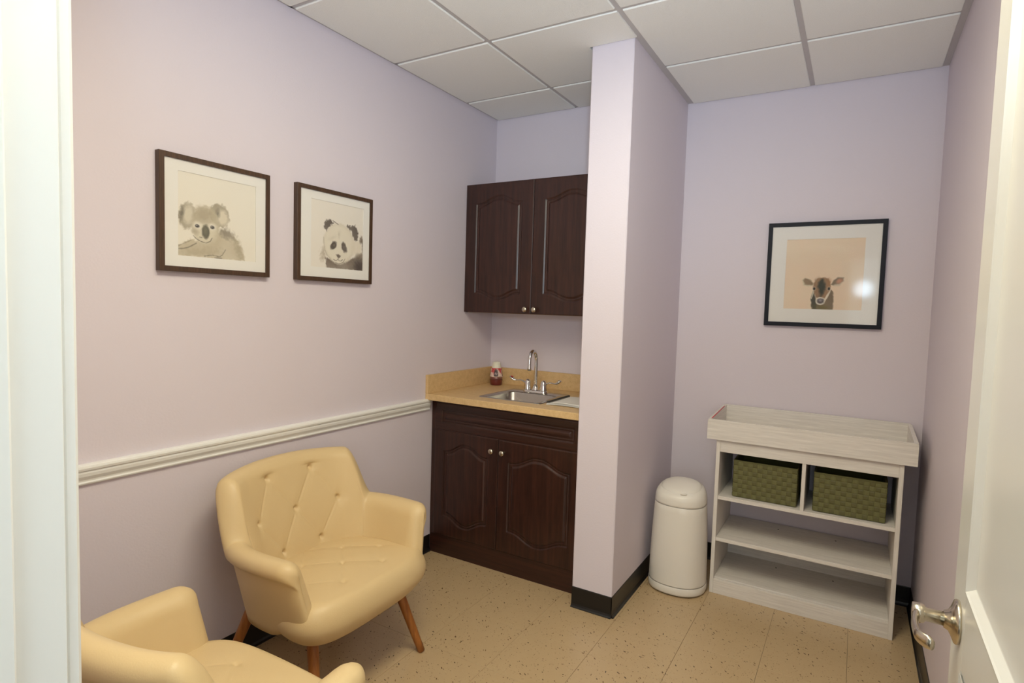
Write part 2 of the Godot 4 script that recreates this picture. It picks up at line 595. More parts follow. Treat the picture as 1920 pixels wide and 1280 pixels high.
func calf_print() -> Image:
	var img := Image.create_empty(360, 360, false, Image.FORMAT_RGB8)
	img.fill(Color8(228, 204, 172))
	for y in 360:
		for x in 360:
			var k := 0.5 + 0.5 * brush.get_noise_2d(x * 0.35, y * 0.22)
			img.set_pixel(x, y, Color8(230, 212, 187).lerp(Color8(232, 206, 180), k))
	var br := Color8(142, 110, 82)
	var dk := Color8(52, 58, 50)
	paint_poly(img, V([.384, .737, .361, .851, .372, .943, .388, 1.01, .643, 1.01, .646, .871, .638, .741, .61, .713, .581, .799, .547, .874, .49, .924, .431, .904]), Color8(98, 84, 66), 0.008, 1.0, 0.008, 0.3)
	paint_poly(img, V([.384, .737, .365, .851, .376, .943, .39, 1.01, .44, 1.01, .43, .90, .42, .82]), Color8(66, 66, 56), 0.012, 0.9, 0.01, 0.2)
	paint_oval(img, Vector2(.50, .97), .08, .03, .0, Color8(112, 104, 52), 0.03, 0.7, 0.02)
	paint_poly(img, V([.379, .618, .328, .57, .277, .548, .236, .581, .25, .66, .322, .672, .376, .658]), Color8(206, 196, 166), 0.010, 1.0, 0.008)
	paint_poly(img, V([.379, .622, .328, .575, .277, .558, .246, .588, .275, .645, .322, .652, .376, .651]), Color8(128, 104, 80), 0.010, 1.0, 0.008, 0.35)
	paint_poly(img, V([.602, .646, .642, .582, .687, .544, .761, .549, .762, .60, .715, .660, .658, .668]), Color8(198, 186, 164), 0.010, 1.0, 0.008)
	paint_poly(img, V([.602, .650, .638, .585, .687, .546, .757, .550, .745, .60, .70, .635, .64, .650]), Color8(110, 96, 78), 0.010, 1.0, 0.008, 0.3)
	paint_oval(img, Vector2(.706, .596), .042, .028, -.6, Color8(210, 152, 126), 0.014, 1.0, 0.006)
	paint_poly(img, V([.384, .69, .375, .76, .36, .85, .372, .85, .395, .77, .40, .72]), Color8(214, 204, 184), 0.006, 0.9, 0.004)
	paint_poly(img, V([.393, .618, .424, .56, .501, .543, .568, .56, .596, .618, .602, .671, .593, .735, .545, .821, .536, .838, .44, .837, .423, .823, .395, .748, .381, .673]), br, 0.008, 1.0, 0.008, 0.35)
	paint_oval(img, Vector2(.44, .60), .035, .05, .2, Color8(160, 130, 100), 0.02, 0.7, 0.02)
	paint_oval(img, Vector2(.575, .62), .02, .05, .0, Color8(164, 116, 74), 0.02, 0.7, 0.01)
	paint_poly(img, V([.492, .560, .447, .607, .441, .673, .463, .746, .478, .815, .492, .815, .515, .757, .542, .682, .523, .607]), dk, 0.018, 0.95, 0.014, 0.2)
	paint_poly(img, V([.606, .713, .560, .79, .540, .84, .542, .875, .566, .835, .60, .755]), Color8(222, 212, 192), 0.006, 0.95, 0.004)
	for e in [Vector2(.396, .706), Vector2(.583, .704)]:
		paint_oval(img, e, .022, .026, .0, Color8(212, 200, 180), 0.008, 0.8, 0.004)
		paint_oval(img, e, .015, .019, .0, Color8(40, 36, 32), 0.006, 1.0, 0.003, 0.1)
	paint_oval(img, Vector2(.482, .878), .060, .056, .0, Color8(228, 222, 208), 0.008, 1.0, 0.005, 0.1)
	paint_oval(img, Vector2(.484, .876), .046, .036, .0, Color8(74, 66, 68), 0.010, 1.0, 0.005, 0.2)
	paint_oval(img, Vector2(.484, .868), .024, .018, .0, Color8(158, 152, 156), 0.012, 0.9, 0.004)
	return img

func label_print() -> Image:
	var img := Image.create_empty(256, 96, false, Image.FORMAT_RGB8)
	img.fill(Color8(232, 206, 196))
	for k in 4:
		var x := 0.125 + 0.25 * k
		paint_oval(img, Vector2(x - .05, .10), .07, .22, .3, Color8(196, 44, 50), 0.02, 0.95, 0.05)
		paint_oval(img, Vector2(x + .06, .16), .06, .26, -.3, Color8(190, 36, 40), 0.02, 0.9, 0.06)
		paint_oval(img, Vector2(x - .04, .96), .09, .13, .0, Color8(200, 50, 46), 0.02, 0.95, 0.05)
		paint_oval(img, Vector2(x + .10, .94), .05, .12, .3, Color8(202, 70, 44), 0.02, 0.9, 0.04)
		paint_oval(img, Vector2(x - .045, .42), .052, .16, .0, Color8(50, 30, 34), 0.015, 1.0, 0.0, 0.05)
		paint_line(img, V([x - .075, .43, x - .055, .38, x - .04, .46, x - .015, .40]), .012, Color8(200, 190, 186), 0.8)
		paint_oval(img, Vector2(x + .035, .68), .045, .14, .3, Color8(150, 138, 110), 0.02, 0.8, 0.03)
	return img

# ---------------------------------------------------------------- the room
func build_room() -> void:
	var wall: Material = mats.lavender_wall_paint
	var top := CEIL + 0.10
	structure(boxm(Vector3(-0.12, 0, -0.34), Vector3(0, top, ZH)), "wall_left", wall)
	structure(boxm(Vector3(0, 0, -0.12), Vector3(PX0, top, 0)), "wall_back", wall)
	structure(boxm(Vector3(PX0, 0, ZA), Vector3(PX1, top, PZ), 0.004), "wall_partition", wall)
	structure(boxm(Vector3(PX0, 0, -0.34), Vector3(XR + 0.12, top, ZA)), "wall_alcove", wall)
	structure(boxm(Vector3(XR, 0, ZA), Vector3(XR + 0.12, top, ZH)), "wall_right", wall)
	var st := boxm(Vector3(0, 0, ZF), Vector3(DX0 - 0.018, top, ZH))
	box(st, Vector3(DX1 + 0.018, 0, ZF), Vector3(XR, top, ZH))
	box(st, Vector3(DX0 - 0.018, DTOP + 0.018, ZF), Vector3(DX1 + 0.018, top, ZH))
	structure(st, "wall_front", wall)
	build_floor()
	build_ceiling()
	build_hallway()
	# door lining with stops, and casings on both faces
	var jamb := struct_node("trim_1")
	var wp: Material = mats.white_trim_paint
	part(boxm(Vector3(DX0 - 0.018, 0, ZF), Vector3(DX0, DTOP, ZH), 0.001), "jamb", wp, jamb)
	part(boxm(Vector3(DX1, 0, ZF), Vector3(DX1 + 0.018, DTOP, ZH), 0.001), "jamb", wp, jamb)
	part(boxm(Vector3(DX0 - 0.018, DTOP, ZF), Vector3(DX1 + 0.018, DTOP + 0.018, ZH), 0.001), "head_jamb", wp, jamb)
	part(boxm(Vector3(DX0, 0, ZF + 0.047), Vector3(DX0 + 0.011, DTOP - 0.011, ZF + 0.084), 0.002), "stop", wp, jamb)
	part(boxm(Vector3(DX1 - 0.011, 0, ZF + 0.047), Vector3(DX1, DTOP - 0.011, ZF + 0.084), 0.002), "stop", wp, jamb)
	part(boxm(Vector3(DX0, DTOP - 0.011, ZF + 0.047), Vector3(DX1, DTOP, ZF + 0.084), 0.002), "stop", wp, jamb)
	for f in 2:
		var z0 := ZF - 0.016 if f == 0 else ZH
		var z1 := ZF if f == 0 else ZH + 0.016
		part(boxm(Vector3(DX0 - 0.071, 0, z0), Vector3(DX0 - 0.005, DTOP + 0.071, z1), 0.004), "casing", wp, jamb)
		part(boxm(Vector3(DX1 + 0.005, 0, z0), Vector3(DX1 + 0.071, DTOP + 0.071, z1), 0.004), "casing", wp, jamb)
		part(boxm(Vector3(DX0 - 0.005, DTOP + 0.005, z0), Vector3(DX1 + 0.005, DTOP + 0.071, z1), 0.004), "casing", wp, jamb)
	# chair rail along the left wall
	st = new_st()
	var rail := [Vector2(0, 0), Vector2(0.010, 0.001), Vector2(0.012, 0.006), Vector2(0.010, 0.011), Vector2(0.011, 0.016), Vector2(0.018, 0.028), Vector2(0.020, 0.038), Vector2(0.019, 0.044), Vector2(0.024, 0.048), Vector2(0.026, 0.055), Vector2(0.024, 0.062), Vector2(0.018, 0.065), Vector2(0, 0.065)]
	sweep(st, rail, Vector3(0, 0.820, ZF), Vector3(0, 0.820, 0.634), Vector3.RIGHT)
	structure(st, "trim_2", mats.white_trim_paint)
	# black cove base
	var cove := [Vector2(0, 0), Vector2(0.013, 0), Vector2(0.014, 0.003), Vector2(0.008, 0.008), Vector2(0.004, 0.016), Vector2(0.003, 0.03), Vector2(0.003, 0.094), Vector2(0.001, 0.097), Vector2(0, 0.097)]
	var runs := [
		["baseboard_left", Vector3(0, 0, ZF), Vector3(0, 0, 0.60), Vector3.RIGHT],
		["baseboard_partition_front", Vector3(PX0, 0, PZ), Vector3(PX1 + 0.003, 0, PZ), Vector3.BACK],
		["baseboard_partition_side", Vector3(PX1, 0, PZ + 0.003), Vector3(PX1, 0, ZA), Vector3.RIGHT],
		["baseboard_alcove", Vector3(PX1, 0, ZA), Vector3(XR, 0, ZA), Vector3.BACK],
		["baseboard_right", Vector3(XR, 0, ZA), Vector3(XR, 0, ZF), Vector3.LEFT],
		["baseboard_front", Vector3(0, 0, ZF), Vector3(DX0 - 0.071, 0, ZF), Vector3.FORWARD]]
	for r in runs:
		st = new_st()
		sweep(st, cove, r[1], r[2], r[3])
		structure(st, r[0], mats.black_vinyl)

func build_floor() -> void:
	var fl := struct_node("floor")
	part(boxm(Vector3(-0.12, -0.12, -0.34), Vector3(XR + 0.12, -0.0035, ZH)), "subfloor", mats.subfloor, fl)
	rng.seed = 7
	var x0 := 0.8635 - 3 * VCT
	var z0 := 1.0236 - 5 * VCT
	for i in 9:
		for j in 12:
			var a := Vector2(x0 + i * VCT, z0 + j * VCT)
			var b := a + Vector2(VCT, VCT)
			var lo := Vector2(maxf(a.x, 0.0), maxf(a.y, ZA))
			var hi := Vector2(minf(b.x, XR), minf(b.y, ZH))
			if hi.x - lo.x < 0.01 or hi.y - lo.y < 0.01:
				continue
			if hi.x <= PX0 and hi.y <= 0.5:
				continue
			var off := Vector2(rng.randi_range(0, 2), rng.randi_range(0, 2)) / 3.0
			var turned := (i + j) % 2 == 1
			var uv := func(x: float, z: float) -> Vector2:
				var u := (x - a.x) / (3.0 * VCT)
				var v := (z - a.y) / (3.0 * VCT)
				return off + (Vector2(v, u) if turned else Vector2(u, v))
			var g := 0.0005
			var e := 0.0009
			var t := -0.0006
			var st := new_st()
			st.set_smooth_group(-1)
			var p := [Vector2(lo.x + g, lo.y + g), Vector2(lo.x + g, hi.y - g), Vector2(hi.x - g, hi.y - g), Vector2(hi.x - g, lo.y + g)]
			var q := [Vector2(lo.x + g + e, lo.y + g + e), Vector2(lo.x + g + e, hi.y - g - e), Vector2(hi.x - g - e, hi.y - g - e), Vector2(hi.x - g - e, lo.y + g + e)]
			var P := []
			var Q := []
			var B := []
			var U := []
			for k in 4:
				P.append(Vector3(p[k].x, t, p[k].y))
				Q.append(Vector3(q[k].x, 0.0, q[k].y))
				B.append(Vector3(p[k].x, -0.0032, p[k].y))
				U.append(uv.call(p[k].x, p[k].y))
			quad(st, Q[0], Q[1], Q[2], Q[3], U[0], U[1], U[2], U[3])
			for k in 4:
				var n := (k + 1) % 4
				quad(st, P[k], P[n], Q[n], Q[k], U[k], U[n], U[n], U[k])
				quad(st, B[k], B[n], P[n], P[k], U[k], U[n], U[n], U[k])
			part(st, "tile", mats.vinyl_composition_tile, fl)

func build_ceiling() -> void:
	var ce := struct_node("ceiling")
	part(boxm(Vector3(-0.12, CEIL + 0.10, -0.34), Vector3(XR + 0.12, CEIL + 0.2, ZH)), "slab", mats.ceiling_grid_metal, ce)
	var xs := [-1.0, GX, GX + TILE, GX + 2 * TILE, 9.0]
	var zs := [-1.0, GZ, GZ + TILE, GZ + 2 * TILE, GZ + 3 * TILE, GZ + 4 * TILE, 9.0]
	var grid: Material = mats.ceiling_grid_metal
	for i in xs.size() - 1:
		for j in zs.size() - 1:
			if i == 2 and (j == 3 or j == 4):
				continue   # the light fitting
			var bays := [[0.0, XR, ZA, ZF]]
			if i == 0:
				bays = [[0.0, XR, 0.0, ZF]]
			if i == 1 and j == 0:
				bays = [[0.0, PX0, 0.0, PZ]]
			if i == 1 and j == 1:
				# one tile cut round the end of the partition, a little short of it on the left
				var cut := boxm(Vector3(xs[1] + 0.011, CEIL, zs[1] + 0.011), Vector3(PX0 - 0.012, CEIL + 0.016, PZ - 0.004))
				box(cut, Vector3(xs[1] + 0.011, CEIL, PZ - 0.004), Vector3(PX0 - 0.012, CEIL + 0.016, PZ + 0.004))
				box(cut, Vector3(xs[1] + 0.011, CEIL, PZ + 0.004), Vector3(xs[2] - 0.011, CEIL + 0.016, zs[2] - 0.011))
				part(cut, "tile", mats.mineral_ceiling_tile, ce)
				continue
			for bay in bays:
				var lo := Vector3(maxf(xs[i] + 0.011, bay[0] + (0.014 if bay[0] == 0.0 else 0.0)), CEIL, maxf(zs[j] + 0.011, bay[2] + (0.010 if bay[2] < 0.1 else 0.0)))
				var hi := Vector3(minf(xs[i + 1] - 0.011, bay[1] - (0.026 if bay[1] == XR else 0.0)), CEIL + 0.016, minf(zs[j + 1] - 0.011, bay[3] - (0.014 if bay[3] == ZF else 0.0)))
				if hi.x - lo.x < 0.01 or hi.z - lo.z < 0.01:
					continue
				part(boxm(lo, hi, 0.003), "tile", mats.mineral_ceiling_tile, ce)
	var y0 := CEIL + 0.006
	var y1 := CEIL + 0.030
	for i in [1, 2, 3]:
		var zz := ZA
		if i == 1:
			zz = 0.0
		part(boxm(Vector3(xs[i] - 0.012, y0, zz), Vector3(xs[i] + 0.012, y1, ZF)), "grid_bar", grid, ce)
	for j in [1, 2, 3, 4, 5]:
		for i in 4:
			var xa := maxf(xs[i] + 0.012, 0.0)
			var xb := minf(xs[i + 1] - 0.012, XR)
			if i == 1 and j == 1:
				xb = PX0
			if i == 2 and j == 4:
				continue
			part(boxm(Vector3(xa, y0, zs[j] - 0.012), Vector3(xb, y1, zs[j] + 0.012)), "grid_bar", grid, ce)
	# wall angles
	for w in [[Vector3(0, y0, 0), Vector3(0.022, y1, ZF)], [Vector3(XR - 0.034, y0, ZA), Vector3(XR, y1, ZF)], [Vector3(0.022, y0, 0), Vector3(PX0, y1, 0.018)],
		[Vector3(PX1, y0, ZA), Vector3(GX + TILE - 0.012, y1, PZ)], [Vector3(GX + TILE + 0.012, y0, ZA), Vector3(XR - 0.034, y1, ZA + 0.018)], [Vector3(0.022, y0, ZF - 0.022), Vector3(XR - 0.034, y1, ZF)]]:
		part(boxm(w[0], w[1]), "wall_angle", grid, ce)

func build_hallway() -> void:
	var hw: Material = mats.hall_wall_paint
	var top := CEIL + 0.10
	structure(boxm(Vector3(0.3, -0.12, ZH), Vector3(4.0, 0, 5.2)), "floor_hallway", mats.hall_floor_dummy if mats.has("hall_floor_dummy") else mats.subfloor)
	structure(boxm(Vector3(0.3, top, ZH), Vector3(4.0, top + 0.1, 5.2)), "ceiling_hallway", hw)
	structure(boxm(Vector3(0.18, -0.12, ZH), Vector3(0.3, top + 0.1, 5.2)), "wall_hallway_left", hw)
	structure(boxm(Vector3(4.0, -0.12, ZH), Vector3(4.12, top + 0.1, 5.2)), "wall_hallway_right", hw)
	# the back wall of the hallway with its window
	var st := boxm(Vector3(0.18, -0.12, 5.2), Vector3(WX0, top + 0.1, 5.32))
	box(st, Vector3(WX1, -0.12, 5.2), Vector3(4.12, top + 0.1, 5.32))
	box(st, Vector3(WX0, -0.12, 5.2), Vector3(WX1, WY0, 5.32))
	box(st, Vector3(WX0, WY1, 5.2), Vector3(WX1, top + 0.1, 5.32))
	structure(st, "wall_hallway_back", hw)
	var win := struct_node("window_1")
	st = boxm(Vector3(WX0, WY0, 5.2), Vector3(WX0 + 0.04, WY1, 5.26), 0.003)
	box(st, Vector3(WX1 - 0.04, WY0, 5.2), Vector3(WX1, WY1, 5.26), 0.003)
	box(st, Vector3(WX0 + 0.04, WY0, 5.2), Vector3(WX1 - 0.04, WY0 + 0.04, 5.26), 0.003)
	box(st, Vector3(WX0 + 0.04, WY1 - 0.04, 5.2), Vector3(WX1 - 0.04, WY1, 5.26), 0.003)
	part(st, "window_frame", mats.white_trim_paint, win)
	part(boxm(Vector3(WX0 + 0.04, WY0 + 0.04, 5.235), Vector3(WX1 - 0.04, WY1 - 0.04, 5.241)), "daylight_window_pane", mats.window_daylight, win)
	var l := AreaLight3D.new()
	l.name = "window_light"
	l.area_size = Vector2(WX1 - WX0 - 0.08, WY1 - WY0 - 0.08)
	l.light_color = DAY_COLOR
	l.light_energy = DAY
	l.area_range = 16.0
	l.shadow_enabled = true
	l.position = Vector3((WX0 + WX1) * 0.5, (WY0 + WY1) * 0.5, 5.228)
	win.add_child(l)
	structure(boxm(Vector3(XR + 0.12, 0, ZH - 0.12), Vector3(4.12, top, ZH)), "wall_hallway_front", hw)

# ---------------------------------------------------------------- lights
func ceiling_fitting(label: String, lo: Vector3, hi: Vector3, diffuser: Material, light_color: Color, energy: float) -> void:
	var c := (lo + hi) * 0.5
	var t := thing("ceiling_light", label, "ceiling light", Vector3(c.x, lo.y, c.z))
	var h := (hi - lo) * 0.5
	var st := boxm(Vector3(-h.x, 0, -h.z), Vector3(h.x, 0.05, -h.z + 0.03), 0.003)
	box(st, Vector3(-h.x, 0, h.z - 0.03), Vector3(h.x, 0.05, h.z), 0.003)
	box(st, Vector3(-h.x, 0, -h.z + 0.03), Vector3(-h.x + 0.03, 0.05, h.z - 0.03), 0.003)
	box(st, Vector3(h.x - 0.03, 0, -h.z + 0.03), Vector3(h.x, 0.05, h.z - 0.03), 0.003)
	box(st, Vector3(-h.x, 0.05, -h.z), Vector3(h.x, 0.06, h.z))
	part(st, "frame", mats.light_frame_metal, t)
	part(boxm(Vector3(-h.x + 0.03, 0.012, -h.z + 0.03), Vector3(h.x - 0.03, 0.018, h.z - 0.03)), "diffuser", diffuser, t)
	var l := AreaLight3D.new()
	l.name = "lamp_light"
	l.area_size = Vector2(2 * h.x - 0.06, 2 * h.z - 0.06)
	l.light_color = light_color
	l.light_energy = energy
	l.area_range = 12.0
	l.shadow_enabled = true
	l.rotation_degrees.x = -90
	l.position.y = 0.006
	t.add_child(l)

# the photographer's flash head, mirrored in the calf picture: a domed diffuser tilted up and forward
func camera_flash(at: Vector3) -> void:
	var t := thing("camera_flash", "small white flash head above the camera, mirrored in the calf picture", "flash", at)
	var st := boxm(Vector3(-0.036, -0.170, -0.026), Vector3(0.036, -0.090, 0.026), 0.006)
	part(st, "head", mats.black_metal, t)
	st = new_st()
	lathe(st, [Vector2(0, -0.090), Vector2(0.040, -0.090), Vector2(0.078, -0.050), Vector2(0.088, 0.0), Vector2(0.078, 0.050), Vector2(0.045, 0.080), Vector2(0, 0.090)], 24)
	part(st, "flash_diffuser_light", mats.flash_diffuser, t)
	var up := SpotLight3D.new()
	up.name = "bounce_light"
	up.spot_angle = 54.0
	up.spot_angle_attenuation = 1.0
	up.spot_range = 12.0
	up.light_size = 0.08
	up.light_color = FLASH_COLOR
	up.light_energy = FLASH_UP
	up.shadow_enabled = true
	up.rotation_degrees = Vector3(40, 24, 0)
	t.add_child(up)
	var spill := OmniLight3D.new()
	spill.name = "spill_light"
	spill.omni_range = 12.0
	spill.light_size = 0.08
	spill.light_color = FLASH_COLOR
	spill.light_energy = FLASH_SPILL
	spill.shadow_enabled = true
	t.add_child(spill)

# ---------------------------------------------------------------- door leaf, opened along the right wall
func build_door() -> void:
	var d := struct_node("door_1")
	d.set_meta("label", "cream panelled door standing open along the right wall")
	d.position = Vector3(2.2145, 0, ZF - 0.002)
	d.rotation.y = deg_to_rad(-0.5)
	var m: Material = mats.cream_door_paint
	var w := 0.895
	var t := 0.0215
	var y0 := 0.012
	var y1 := 2.045
	var s := 0.112
	var rails := [[y0, 0.215], [0.895, 1.012], [1.880, y1]]
	part(boxm(Vector3(-t, y0, -w), Vector3(t, y1, -w + s), 0.002), "stile", m, d)
	part(boxm(Vector3(-t, y0, -s), Vector3(t, y1, 0), 0.002), "stile", m, d)
	for r in rails:
		part(boxm(Vector3(-t, r[0], -w + s), Vector3(t, r[1], -s), 0.0), "rail", m, d)
	for k in 2:
		var lo := Vector2(-w + s, rails[k][1])
		var hi := Vector2(-s, rails[k + 1][0])
		part(boxm(Vector3(-0.013, lo.y, lo.x), Vector3(0.013, hi.y, hi.x)), "panel", m, d)
		for side: float in [-1.0, 1.0]:
			var st := new_st()
			st.set_smooth_group(-1)
			# sloping moulding with a small bead round each panel
			var prof := [Vector2(0, t + 0.002), Vector2(0.003, t + 0.0025), Vector2(0.005, t), Vector2(0.013, 0.0135), Vector2(0.016, 0.0125)]
			for q in prof.size() - 1:
				var a: Vector2 = prof[q]
				var b: Vector2 = prof[q + 1]
				var ca := [Vector2(lo.x + a.x, lo.y + a.x), Vector2(hi.x - a.x, lo.y + a.x), Vector2(hi.x - a.x, hi.y - a.x), Vector2(lo.x + a.x, hi.y - a.x)]
				var cb := [Vector2(lo.x + b.x, lo.y + b.x), Vector2(hi.x - b.x, lo.y + b.x), Vector2(hi.x - b.x, hi.y - b.x), Vector2(lo.x + b.x, hi.y - b.x)]
				for e in 4:
					var f := (e + 1) % 4
					oquad(st, Vector3(-side * 3.0, (ca[e].y + ca[f].y) * 0.5, (ca[e].x + ca[f].x) * 0.5), Vector3(side * a.y, ca[e].y, ca[e].x), Vector3(side * a.y, ca[f].y, ca[f].x), Vector3(side * b.y, cb[f].y, cb[f].x), Vector3(side * b.y, cb[e].y, cb[e].x))
			part(st, "moulding", m, d)
	# lever handles on both faces
	for side: float in [-1.0, 1.0]:
		var hd := Node3D.new()
		hd.name = "lever_handle"
		d.add_child(hd, true)
		hd.position = Vector3(side * t, 0.945, -w + 0.062)
		var reach := 1.0 if side < 0 else 0.72
		var st := new_st()
		lathe(st, [Vector2(0, 0), Vector2(0.033, 0), Vector2(0.034, 0.003), Vector2(0.032, 0.006), Vector2(0.024, 0.009), Vector2(0.016, 0.013), Vector2(0.013, 0.019), Vector2(0.0, 0.019)], 32)
		var rose := part(st, "rose", mats.satin_nickel, hd)
		rose.rotation.z = PI / 2 if side < 0 else -PI / 2
		st = new_st()
		lathe(st, [Vector2(0, 0.012), Vector2(0.011, 0.012), Vector2(0.0105, 0.042 * reach), Vector2(0.0145, 0.045 * reach), Vector2(0.0155, 0.050 * reach), Vector2(0.0145, 0.060 * reach), Vector2(0.0, 0.061 * reach)], 24)
		var hub := part(st, "neck", mats.satin_nickel, hd)
		hub.rotation.z = PI / 2 if side < 0 else -PI / 2
		st = new_st()
		var path := []
		var rad := []
		for i in 15:
			var u := i / 14.0
			path.append(Vector3(side * (0.053 * reach + 0.006 * sin(u * PI)) - side * 0.012 * smoothstep(0.8, 1.0, u), -0.004 * u, 0.0 + 0.094 * u))
			rad.append(0.0115 - 0.003 * sin(u * PI) if u < 0.98 else 0.008)
		tube(st, path, rad, 14, 0.55, Vector3.RIGHT)
		part(st, "lever", mats.satin_nickel, hd)
	for y: float in [0.25, 1.05, 1.82]:
		var st := new_st()
		lathe(st, [Vector2(0, y - 0.045), Vector2(0.006, y - 0.045), Vector2(0.006, y + 0.045), Vector2(0, y + 0.045)], 10, Vector3(t + 0.002, 0, 0.004))
		part(st, "hinge", mats.satin_nickel, d)

# ---------------------------------------------------------------- kitchenette
# a door or drawer front with a routed cathedral panel; lies in the xy plane, its face at z = thick
func routed_front(w: float, h: float, thick: float, inset: float, arch: float) -> SurfaceTool:
	var st := new_st()
	var nx := int(w / 0.0042)
	var ny := int(h / 0.0042)
	var hw := w * 0.5 - inset
	var top := h - inset - arch
	var bot := inset + arch
	if arch == 0.0:
		top = h - 0.038
		bot = 0.038
	var rows := []
	for j in ny + 1:
		var y := h * j / ny
		var row := PackedVector3Array()
		for i in nx + 1:
			var x := w * i / nx
			var px := x - w * 0.5
			var u := clampf(absf(px) / hw, 0.0, 1.0)
			var bump_h := arch * (0.5 + 0.5 * cos(PI * clampf((u - 0.06) / 0.82, 0.0, 1.0)))
			var slope := 0.0
			if arch > 0.0 and u > 0.06 and u < 0.88:
				slope = arch * 0.5 * PI / (0.82 * hw) * sin(PI * (u - 0.06) / 0.82)
			var k := 1.0 / sqrt(1.0 + slope * slope)
			var d := minf(hw - absf(px), minf((top + bump_h - y) * k, (y - bot + bump_h) * k))
			var z := 0.0
			if d > 0.0 and d < 0.030:
				if d < 0.006:
					z = -0.0085 * smoothstep(0.0, 0.006, d)
				elif d < 0.012:
					z = lerpf(-0.0085, -0.0022, smoothstep(0.006, 0.012, d))
				elif d < 0.017:
					z = lerpf(-0.0022, -0.0075, smoothstep(0.012, 0.017, d))
				else:
					z = -0.0075 * (1.0 - smoothstep(0.017, 0.030, d))
			var edge := minf(minf(x, w - x), minf(y, h - y))
			if edge < 0.004:
				z = -0.002 * (1.0 - edge / 0.004)
			row.append(Vector3(x, y, thick + z))
		rows.append(row)
	skin(st, rows, false, 0)
	# edges and back
	st.set_smooth_group(-1)
	var zf := thick - 0.002
	quad(st, Vector3(0, 0, 0), Vector3(w, 0, 0), Vector3(w, 0, zf), Vector3(0, 0, zf))
	quad(st, Vector3(0, h, zf), Vector3(w, h, zf), Vector3(w, h, 0), Vector3(0, h, 0))
	quad(st, Vector3(0, 0, 0), Vector3(0, 0, zf), Vector3(0, h, zf), Vector3(0, h, 0))
	quad(st, Vector3(w, 0, zf), Vector3(w, 0, 0), Vector3(w, h, 0), Vector3(w, h, zf))
	quad(st, Vector3(w, 0, 0), Vector3(0, 0, 0), Vector3(0, h, 0), Vector3(w, h, 0))
	return st

func knob(parent: Node3D, at: Vector3) -> void:
	var st := new_st()
	lathe(st, [Vector2(0, 0), Vector2(0.0075, 0), Vector2(0.006, 0.004), Vector2(0.0055, 0.010), Vector2(0.010, 0.014), Vector2(0.0145, 0.018), Vector2(0.0155, 0.022), Vector2(0.013, 0.026), Vector2(0.007, 0.0285), Vector2(0, 0.029)], 24)
	var k := part(st, "knob", mats.satin_nickel, parent)
	k.position = at
	k.rotation.x = PI / 2

